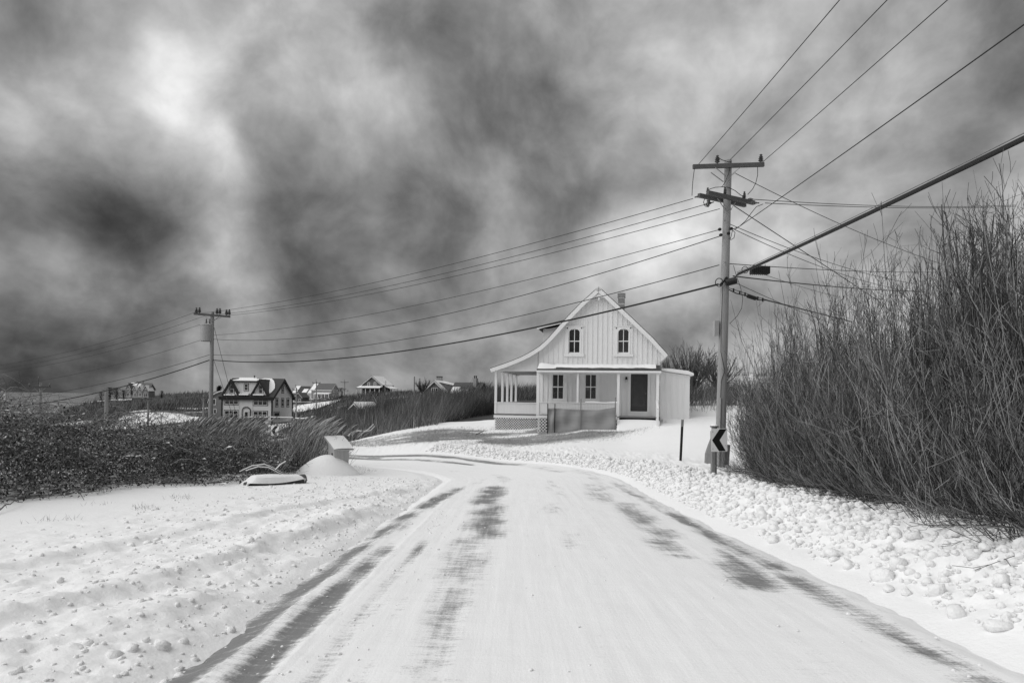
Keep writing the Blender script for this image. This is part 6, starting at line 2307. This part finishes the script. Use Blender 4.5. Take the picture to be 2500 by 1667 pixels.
# ---- reeds bending in the wind
NR = 5200
px = np.concatenate([rng.uniform(390, 770, int(NR * .82)), rng.uniform(700, 850, NR - int(NR * .82))])
d = np.where(px < 690, rng.uniform(19.5, 26.0, NR), rng.uniform(20.5, 25.3, NR))
dens = np.interp(px, [390, 460, 560, 690, 740, 800, 850], [.5, 1, 1, 1, .55, .22, .06])
k_ = rng.uniform(0, 1, NR) < dens
px, d = px[k_], d[k_]
X, Y = (px - 1250) / F * d, d
s_, t_ = road_st(X, Y)
k_ = t_ < -3.0
X, Y = X[k_], Y[k_]
n = len(X)
h = rng.uniform(.7, 1.62, n) * np.interp(1250 + F * X / Y, [390, 470, 600, 638, 650, 690, 702, 760, 850], [.85, 1.0, 1.0, .9, .5, .5, 1.0, .95, .8])
h = np.where((h < .85) & (rng.uniform(0, 1, n) < .10), h * 1.7, h)
g = Hn(X, Y)
K = 5
t = np.linspace(0, 1, K)[None]
ln = rng.uniform(.10, .52, n)
P = np.stack([X[:, None] + (h * ln)[:, None] * t ** 1.25, Y[:, None] + (h * rng.normal(size=n) * .1)[:, None] * t ** 1.5, g[:, None] - .05 + h[:, None] * t], -1)
pxr, pyr = 1250 + F * P[..., 0] / P[..., 1], YH + (P[..., 0] / P[..., 1]) * F * RHO - F * P[..., 2] / P[..., 1]
hid = ((pxr > 640) & (pxr < 700) & (pyr > 1025) & (pyr < 1075)).any(axis=1) & (rng.uniform(0, 1, n) < .96)   # the reeds stand thin round the sign
P, h, ln = P[~hid], h[~hid], ln[~hid]
n = len(P)
R_ = np.full((n, 1), .0055) * (1.1 - .7 * t)
tt = np.repeat(.25 + rng.uniform(0, 1, n) ** 2.2 * 2.8, K * 3)
parts, tones = [tubes(P, R_, 3)], [tt]
# leaf blades, thrown downwind
T1, TR1 = stems_to_twigs(P, R_, 2, .2, .8, .20, .42, .22, .1, 3, .9, .2)
T1[..., 0] += np.linspace(0, .06, 3)[None]
parts.append(tubes(T1, np.maximum(TR1, .004), 3))
tones.append(np.repeat(.25 + rng.uniform(0, 1, len(T1)) ** 2 * 2.9, 9))
V, Fc, T_ = join(parts, tones)
tag(mesh_np('reeds', V, Fc, REEDM, attrs={'tone': T_}), 'tall dry reeds bending in the wind by the second pole', 'reeds', kind='stuff')
# seed plumes on the tall ones
pick = np.where((h > 1.15) & (rng.uniform(0, 1, n) < .55))[0]
tipp, tang = P[pick, -1], unit(P[pick, -1] - P[pick, -2])
m = len(pick)
Kp = 5
L = rng.uniform(.22, .42, m)
tp = np.linspace(0, 1, Kp)[None]
dirp = unit(tang + np.array([.28, 0, -.02]))
PP = tipp[:, None] - tang[:, None] * .05 + dirp[:, None] * (L[:, None] * tp)[..., None] + np.array([.06, 0, -.04]) * (tp ** 2)[..., None]
RP = rng.uniform(.016, .030, m)[:, None] * np.array([.25, 1.0, .9, .6, .1])[None]
V, Fc = tubes(PP, RP, 4)
tag(mesh_np('reed_plumes', V, Fc, PLUME, attrs={'tone': tone_of(m, Kp * 4, .6, 2.0)}), 'feathery seed plumes on the reed tops', 'plumes', kind='stuff')

# ---- bramble bank on the left
NB = 260000
bx_, by_ = rng.uniform(-17, -4.0, NB), rng.uniform(7.5, 24, NB)
bh = bramble_h(bx_, by_)
k_ = rng.uniform(0, 1, NB) < np.clip(bh / .7, .25, 1) * np.where(bh > .06, 1, 0)
bx_, by_, bh = bx_[k_], by_[k_], bh[k_]
# only the outer shell of the bank can be seen
n = min(len(bx_), 85000)
sel = rng.permutation(len(bx_))[:n]
bx_, by_, bh = bx_[sel], by_[sel], bh[sel]
bg = Hn(bx_, by_)
# canes: arching from inside outwards
nc = 4200
c_i = rng.permutation(n)[:nc]
a = rng.uniform(0, 6.283, nc)
Lc = rng.uniform(.45, 1.3, nc)
K = 5
t = np.linspace(0, 1, K)[None]
z0 = bg[c_i] + bh[c_i] * rng.uniform(.15, .95, nc)
rise = rng.uniform(-.15, .40, nc) * Lc
P = np.stack([bx_[c_i][:, None] + np.cos(a)[:, None] * Lc[:, None] * t * .9, by_[c_i][:, None] + np.sin(a)[:, None] * Lc[:, None] * t * .6, z0[:, None] + rise[:, None] * 4 * t * (1 - t) - .25 * Lc[:, None] * t ** 2], -1)
P = P + rng.normal(size=P.shape) * .02
Rc = rng.uniform(.0035, .0065, nc)[:, None] * (1 - .6 * t)
T1, TR1 = stems_to_twigs(P, Rc, 3, .2, .95, .10, .35, .8, .1, 3, .7, .5)
# low ends must not sink under the snow
kp = (P[..., 2] > Hn(P[..., 0], P[..., 1]) + .01).sum(1) >= 4
kp &= (bramble_h(P[:, -1, 0], P[:, -1, 1]) > .12) | (rng.uniform(0, 1, len(P)) < .10)
P, Rc = P[kp], Rc[kp]
T1, TR1 = stems_to_twigs(P, Rc, 4, .2, .95, .10, .35, .8, .1, 3, .7, .5)
kp = (T1[..., 2] > Hn(T1[..., 0], T1[..., 1]) + .01).sum(1) >= 2
T1, TR1 = T1[kp], TR1[kp]
# long canes arching over the outside of the bank
c_i = rng.permutation(n)[:1500]
a = rng.uniform(0, 6.283, 1500)
Ls = rng.uniform(.5, 1.25, 1500)
S_ = np.stack([bx_[c_i][:, None] + np.cos(a)[:, None] * Ls[:, None] * t, by_[c_i][:, None] + np.sin(a)[:, None] * Ls[:, None] * t * .5 - .05, (bg + bh)[c_i][:, None] + (rng.uniform(-.1, .12, 1500))[:, None] + (.5 * Ls * rng.uniform(.2, 1, 1500))[:, None] * 2.4 * t * (1 - t) - .22 * Ls[:, None] * t ** 2], -1)
S_ = S_ + rng.normal(size=S_.shape) * .015
kp = (S_[..., 2] > Hn(S_[..., 0], S_[..., 1]) + .02).all(1)
S_ = S_[kp]
SR = np.full((len(S_), 1), .0058) * (1 - .6 * t)
S1, SR1 = stems_to_twigs(S_, SR, 4, .2, .98, .08, .26, .7, .1, 3, .7, .5)
V, Fc = join([tubes(S_, SR, 3), tubes(S1, np.maximum(SR1, .0028), 3)], [tone_of(len(S_), 15, .2, 1.7), tone_of(len(S1), 9, .2, 1.7)])[:2]
T_ = np.concatenate([tone_of(len(S_), 15, .15, 1.8), tone_of(len(S1), 9, .15, 1.8)])
tag(mesh_np('arching_canes', V, Fc, CANE, attrs={'tone': T_}), 'pale canes arching over the top of the left bramble bank', 'brambles', kind='stuff')
V, Fc, T_ = join([tubes(P, Rc, 3), tubes(T1, np.maximum(TR1, .0028), 3)], [tone_of(len(P), 15, .12, .9), tone_of(len(T1), 9, .12, 1.1)])
tag(mesh_np('bramble_canes', V, Fc, TWIG, attrs={'tone': T_}), 'tangle of dark bramble canes on the left bank', 'brambles', kind='stuff')


def flakes(cx, size, flat):
    """small bent leaves: two triangles each"""
    N = len(cx)
    u_ = unit(rng.normal(size=(N, 3)))
    if flat: u_[:, 2] *= .25
    v_ = np.cross(u_, unit(rng.normal(size=(N, 3))))
    v_ = unit(v_)
    if flat: v_[:, 2] *= .3
    s = size[:, None]
    V = np.stack([cx - u_ * s, cx + v_ * s * .55 + np.array([0, 0, .15]) * s, cx + u_ * s, cx - v_ * s * .55 + np.array([0, 0, .1]) * s], 1)
    Fc = np.arange(N * 4).reshape(N, 4)
    return V.reshape(-1, 3), Fc


zf_ = rng.uniform(0, 1, n) ** .9
cx = np.stack([bx_, by_, bg + bh * zf_ + .02], 1)
clump = fbm(cx[:, 0] * 2.6, cx[:, 2] * 3.2 + cx[:, 1] * .6, 431, 3)
kp = (clump > .40) | (rng.uniform(0, 1, n) < .25)
cx, clump = cx[kp], clump[kp]
n = len(cx)
V, Fc = flakes(cx, rng.uniform(.016, .042, n), False)
tag(mesh_np('bramble_leaves', V, Fc, LEAFM, attrs={'tone': np.repeat((.08 + rng.uniform(0, 1.0, n) ** 2.6 * 5.0) * np.clip(3.5 * (clump - .32), .3, 1.5), 4)}), 'withered leaves through the left bramble bank', 'leaves', kind='stuff')
ns = 26000
c_i = rng.integers(0, len(bx_), ns)
ck = fbm(bx_[c_i] * 2.2 + 7, by_[c_i] * 1.2, 441, 3) > .47
c_i = c_i[ck]
ns = len(c_i)
cx = np.stack([bx_[c_i], by_[c_i], bg[c_i] + bh[c_i] * rng.uniform(.0, 1.0, ns) ** .9 + .03], 1)
sz = rng.uniform(.012, .036, ns) * np.where(rng.uniform(0, 1, ns) < .06, rng.uniform(1.6, 3.2, ns), 1)
V, Fc = flakes(cx, sz, True)
tag(mesh_np('bramble_snow', V, Fc, CLOD), 'flecks of snow caught in the left bramble bank', 'snow', kind='stuff')

# ---- bare sticks lying out of the bank onto the snow
STK = [((-10, 1262), (55, 1236), .03, 'thorny twig lying on the snow at the left edge'), ((160, 1213), (205, 1228), .05, 'arched bramble runner rooting in the snow below the bank'), ((300, 1190), (345, 1195), .04, 'low broken twig in the snow before the bramble bank')]
for (p0, p1, r_, lb_) in STK:
    a, b_ = G(*p0), G(*p1)
    mb = MB()
    pts = []
    for q in np.linspace(0, 1, 7):
        x, y = a[0] + (b_[0] - a[0]) * q, a[1] + (b_[1] - a[1]) * q
        pts.append((x, y, gz(x, y) + .02 + r_ * 3.2 * math.sin(math.pi * q) + rng.normal() * .012))
    mb.tube(pts, [.010 * (1.1 - .6 * q) for q in np.linspace(0, 1, 7)], 5)
    for k in range(1, 6):
        p = Vector(pts[k])
        mb.tube([p, p + Vector(rng.normal(size=3) * .05) + Vector((0, 0, .02))], [.006, .002], 4)
    o = mb.build('fallen_twig', DARKWOOD, None)
    tag(o, lb_, 'twig')
# snow-laden branches at the right end of the bank
br_ = empty('snowy_branch', (0, 0, 0))
p0 = W(590, 1150, 16.5)
br_.location = p0
tag(br_, 'snow-laden arching branch at the bramble bank above the log', 'branch')
for pts in ([(585, 1152), (615, 1138), (645, 1134), (665, 1142), (690, 1155)], [(600, 1150), (630, 1140), (655, 1142), (680, 1155), (695, 1160)], [(672, 1148), (684, 1135), (697, 1127)]):
    Q = [W(x, y, 16.5 + .2 * i) - p0 for i, (x, y) in enumerate(pts)]
    MB().tube(Q, [.016, .015, .014, .012, .008][:len(Q)], 6).build('limb', DARKWOOD, br_, smooth=True)
    MB().tube([q + Vector((0, -.004, .016)) for q in Q], [.013, .016, .016, .012, .006][:len(Q)], 6).build('snow_line', SNOW, br_, smooth=True)
# pale driftwood limb above the lawn edge
dw = empty('dead_limb', W(850, 1064, 37.5))
tag(dw, 'pale bare limb arching out of the dark brush', 'branch')
for pts, r0 in (([(850, 1064), (860, 1055), (875, 1051), (892, 1053), (905, 1050), (915, 1040)], .045), ([(890, 1053), (900, 1047), (912, 1035)], .03)):
    MB().tube([W(x, y, 37.5) - dw.location for x, y in pts], [r0 * (1.1 - .13 * i) for i in range(len(pts))], 6).build('limb', mat('driftwood', .5, .7, .1), dw, smooth=True)
dw2 = empty('dead_limb', W(1165, 1058, 35.5))
tag(dw2, 'dark stick lying on the lawn left of the porch lattice', 'branch')
MB().tube([W(x, y, 35.5) - dw2.location for x, y in ((1162, 1060), (1172, 1056), (1182, 1051), (1190, 1051))], [.03, .025, .02, .012], 6).build('limb', DARKWOOD, dw2, smooth=True)

# ---- lawn grass and stray stalks
NG = 60000
gx_, gy_ = rng.uniform(-11, 8, NG), rng.uniform(30.5, 38.5, NG)
lm_ = lawn_mask(gx_, gy_)
k_ = rng.uniform(0, 1, NG) < lm_ * .8
gx_, gy_ = gx_[k_], gy_[k_]
hh = rng.uniform(.03, .11, len(gx_))
b0_ = np.stack([gx_, gy_, Hn(gx_, gy_) - .005], 1)
tip = b0_ + np.stack([hh * (.6 + rng.normal(size=len(hh)) * .4), rng.normal(size=len(hh)) * .3 * hh, hh], 1)
V, Fc = spikes(b0_, tip, np.full(len(hh), .007))
tag(mesh_np('lawn_grass', V, Fc, GRASSM, attrs={'tone': np.repeat(rng.uniform(.4, 1.5, len(hh)), 4)}), 'short dead grass poking through thin snow on the house lawn', 'grass', kind='stuff')
cl = [G(*p) for p in ((335, 1245), (345, 1250), (355, 1247), (430, 1222), (440, 1218), (455, 1224), (105, 1280), (155, 1275), (250, 1238), (870, 1150), (880, 1146), (890, 1153), (900, 1148), (915, 1150), (885, 1142), (865, 1140), (930, 1120), (770, 1170))]
X = np.concatenate([c[0] + rng.normal(size=14) * .10 for c in cl])
Y = np.concatenate([c[1] + rng.normal(size=14) * .12 for c in cl])
hh = rng.uniform(.03, .12, len(X))
b0_ = np.stack([X, Y, Hn(X, Y) - .01], 1)
tip = b0_ + np.stack([hh * rng.normal(size=len(X)) * .6, hh * rng.normal(size=len(X)) * .3, hh], 1)
V, Fc = spikes(b0_, tip, np.full(len(X), .0035))
tag(mesh_np('stray_grass', V, Fc, GRASSM, attrs={'tone': np.repeat(rng.uniform(.4, 1.2, len(X)), 4)}), 'sparse grass tips poking through the snow left of the road', 'grass', kind='stuff')

# ------------------------------------------------------------------ snow clods
ph = (1 + 5 ** .5) / 2
iv = np.array([(-1, ph, 0), (1, ph, 0), (-1, -ph, 0), (1, -ph, 0), (0, -1, ph), (0, 1, ph), (0, -1, -ph), (0, 1, -ph), (ph, 0, -1), (ph, 0, 1), (-ph, 0, -1), (-ph, 0, 1)], float)
iv = unit(iv)
if_ = [(0, 11, 5), (0, 5, 1), (0, 1, 7), (0, 7, 10), (0, 10, 11), (1, 5, 9), (5, 11, 4), (11, 10, 2), (10, 7, 6), (7, 1, 8), (3, 9, 4), (3, 4, 2), (3, 2, 6), (3, 6, 8), (3, 8, 9), (4, 9, 5), (2, 4, 11), (6, 2, 10), (8, 6, 7), (9, 8, 1)]
vv, ff, cache = [tuple(v) for v in iv], [], {}
for f in if_:
    mid_ = []
    for a, b_ in ((f[0], f[1]), (f[1], f[2]), (f[2], f[0])):
        k = (min(a, b_), max(a, b_))
        if k not in cache:
            vv.append(tuple(unit(np.array(vv[a]) + np.array(vv[b_]))))
            cache[k] = len(vv) - 1
        mid_.append(cache[k])
    ff += [(f[0], mid_[0], mid_[2]), (f[1], mid_[1], mid_[0]), (f[2], mid_[2], mid_[1]), tuple(mid_)]
ICO, ICOF = np.array(vv), np.array(ff)
ICO1, ICOF1 = iv, np.array(if_)


def clods(name, label, x, y, size, flat=.75, sink=.35, ICO=ICO, ICOF=ICOF):
    N = len(x)
    z = Hn(x, y)
    nk = unit(rng.normal(size=(N, 10, 3)))
    dt = np.einsum('vj,nkj->nvk', ICO, nk)
    rr_ = np.min(np.where(dt > .15, rng.uniform(.62, 1.0, (N, 1, 10)) / np.maximum(dt, .15), 9), axis=2)
    rr_ = np.clip(rr_, .5, 1.15) + rng.normal(size=(N, len(ICO))) * .05
    q = rng.uniform(0, 6.283, N)
    stx = rng.uniform(.8, 1.35, N)
    vx, vy, vz = ICO[None, :, 0] * rr_ * stx[:, None], ICO[None, :, 1] * rr_, ICO[None, :, 2] * rr_ * (flat * rng.uniform(.75, 1.2, N))[:, None]
    X = vx * np.cos(q)[:, None] - vy * np.sin(q)[:, None]
    Y = vx * np.sin(q)[:, None] + vy * np.cos(q)[:, None]
    V = np.stack([x[:, None] + X * size[:, None], y[:, None] + Y * size[:, None], z[:, None] + (vz + flat * (1 - 2 * sink)) * size[:, None]], -1)
    Fc = (ICOF[None] + (np.arange(N) * len(ICO))[:, None, None]).reshape(-1, 3)
    tag(mesh_np(name, V.reshape(-1, 3), Fc, CLOD, smooth=True), label, 'snow clods', kind='stuff')


N = 8500
s = 3.2 + 27 * rng.uniform(0, 1, N) ** 1.25
tt = 2.78 + 2.7 * rng.beta(1.35, 1.3, N)
tt = np.where(s > 20, 2.75 + 1.4 * rng.beta(1.4, 1.8, N), tt)
x, y = road_xy(s, tt)
k_ = (x < hedge_x(y) + .35) | (y > 22)
x, y, s = x[k_], y[k_], s[k_]
size = np.clip(rng.lognormal(np.log(.026), .45, len(x)), .010, .085)
big = rng.uniform(0, 1, len(x)) < .005
size = np.where(big, rng.uniform(.05, .10, len(x)), size) * np.interp(s, [3, 12, 20, 28], [.95, 1.1, 1.2, 1.1])
sm = (size < .030) | (s > 13)
clods('bank_clods', 'lumpy clods of ploughed snow heaped along the right bank', x[~sm], y[~sm], size[~sm], .85, .30)
clods('bank_crumbs', 'small crumbled snow between the clods of the right bank', x[sm], y[sm], size[sm] * 1.06, .85, .30, ICO1, ICOF1)
N = 3400
s = 3.0 + 17 * rng.uniform(0, 1, N) ** 1.1
tt = -2.62 - 4.4 * rng.beta(1.1, 1.9, N)
x, y = road_xy(s, tt)
k_ = bramble_h(x, y) < .02
x, y = x[k_], y[k_]
size = np.clip(rng.lognormal(np.log(.014), .55, len(x)), .006, .06)
clods('shoulder_clods', 'scattered clods of thrown snow left of the road', x, y, size, .7, .5, ICO1, ICOF1)
N = 500
s, tt = rng.uniform(3.0, 16, N), rng.uniform(-2.6, 2.5, N)
tt = np.where(rng.uniform(0, 1, N) < .75, -1.98 + rng.normal(size=N) * .25, tt)
x, y = road_xy(s, tt)
size = np.clip(rng.lognormal(np.log(.008), .4, N), .004, .022)
_z = Hn
Hn = lambda a, b_: Hbase(a, b_) + .006
clods('road_crumbs', 'small crumbs of snow scattered on the road', x, y, size, .6, .5, ICO1, ICOF1)
Hn = _z
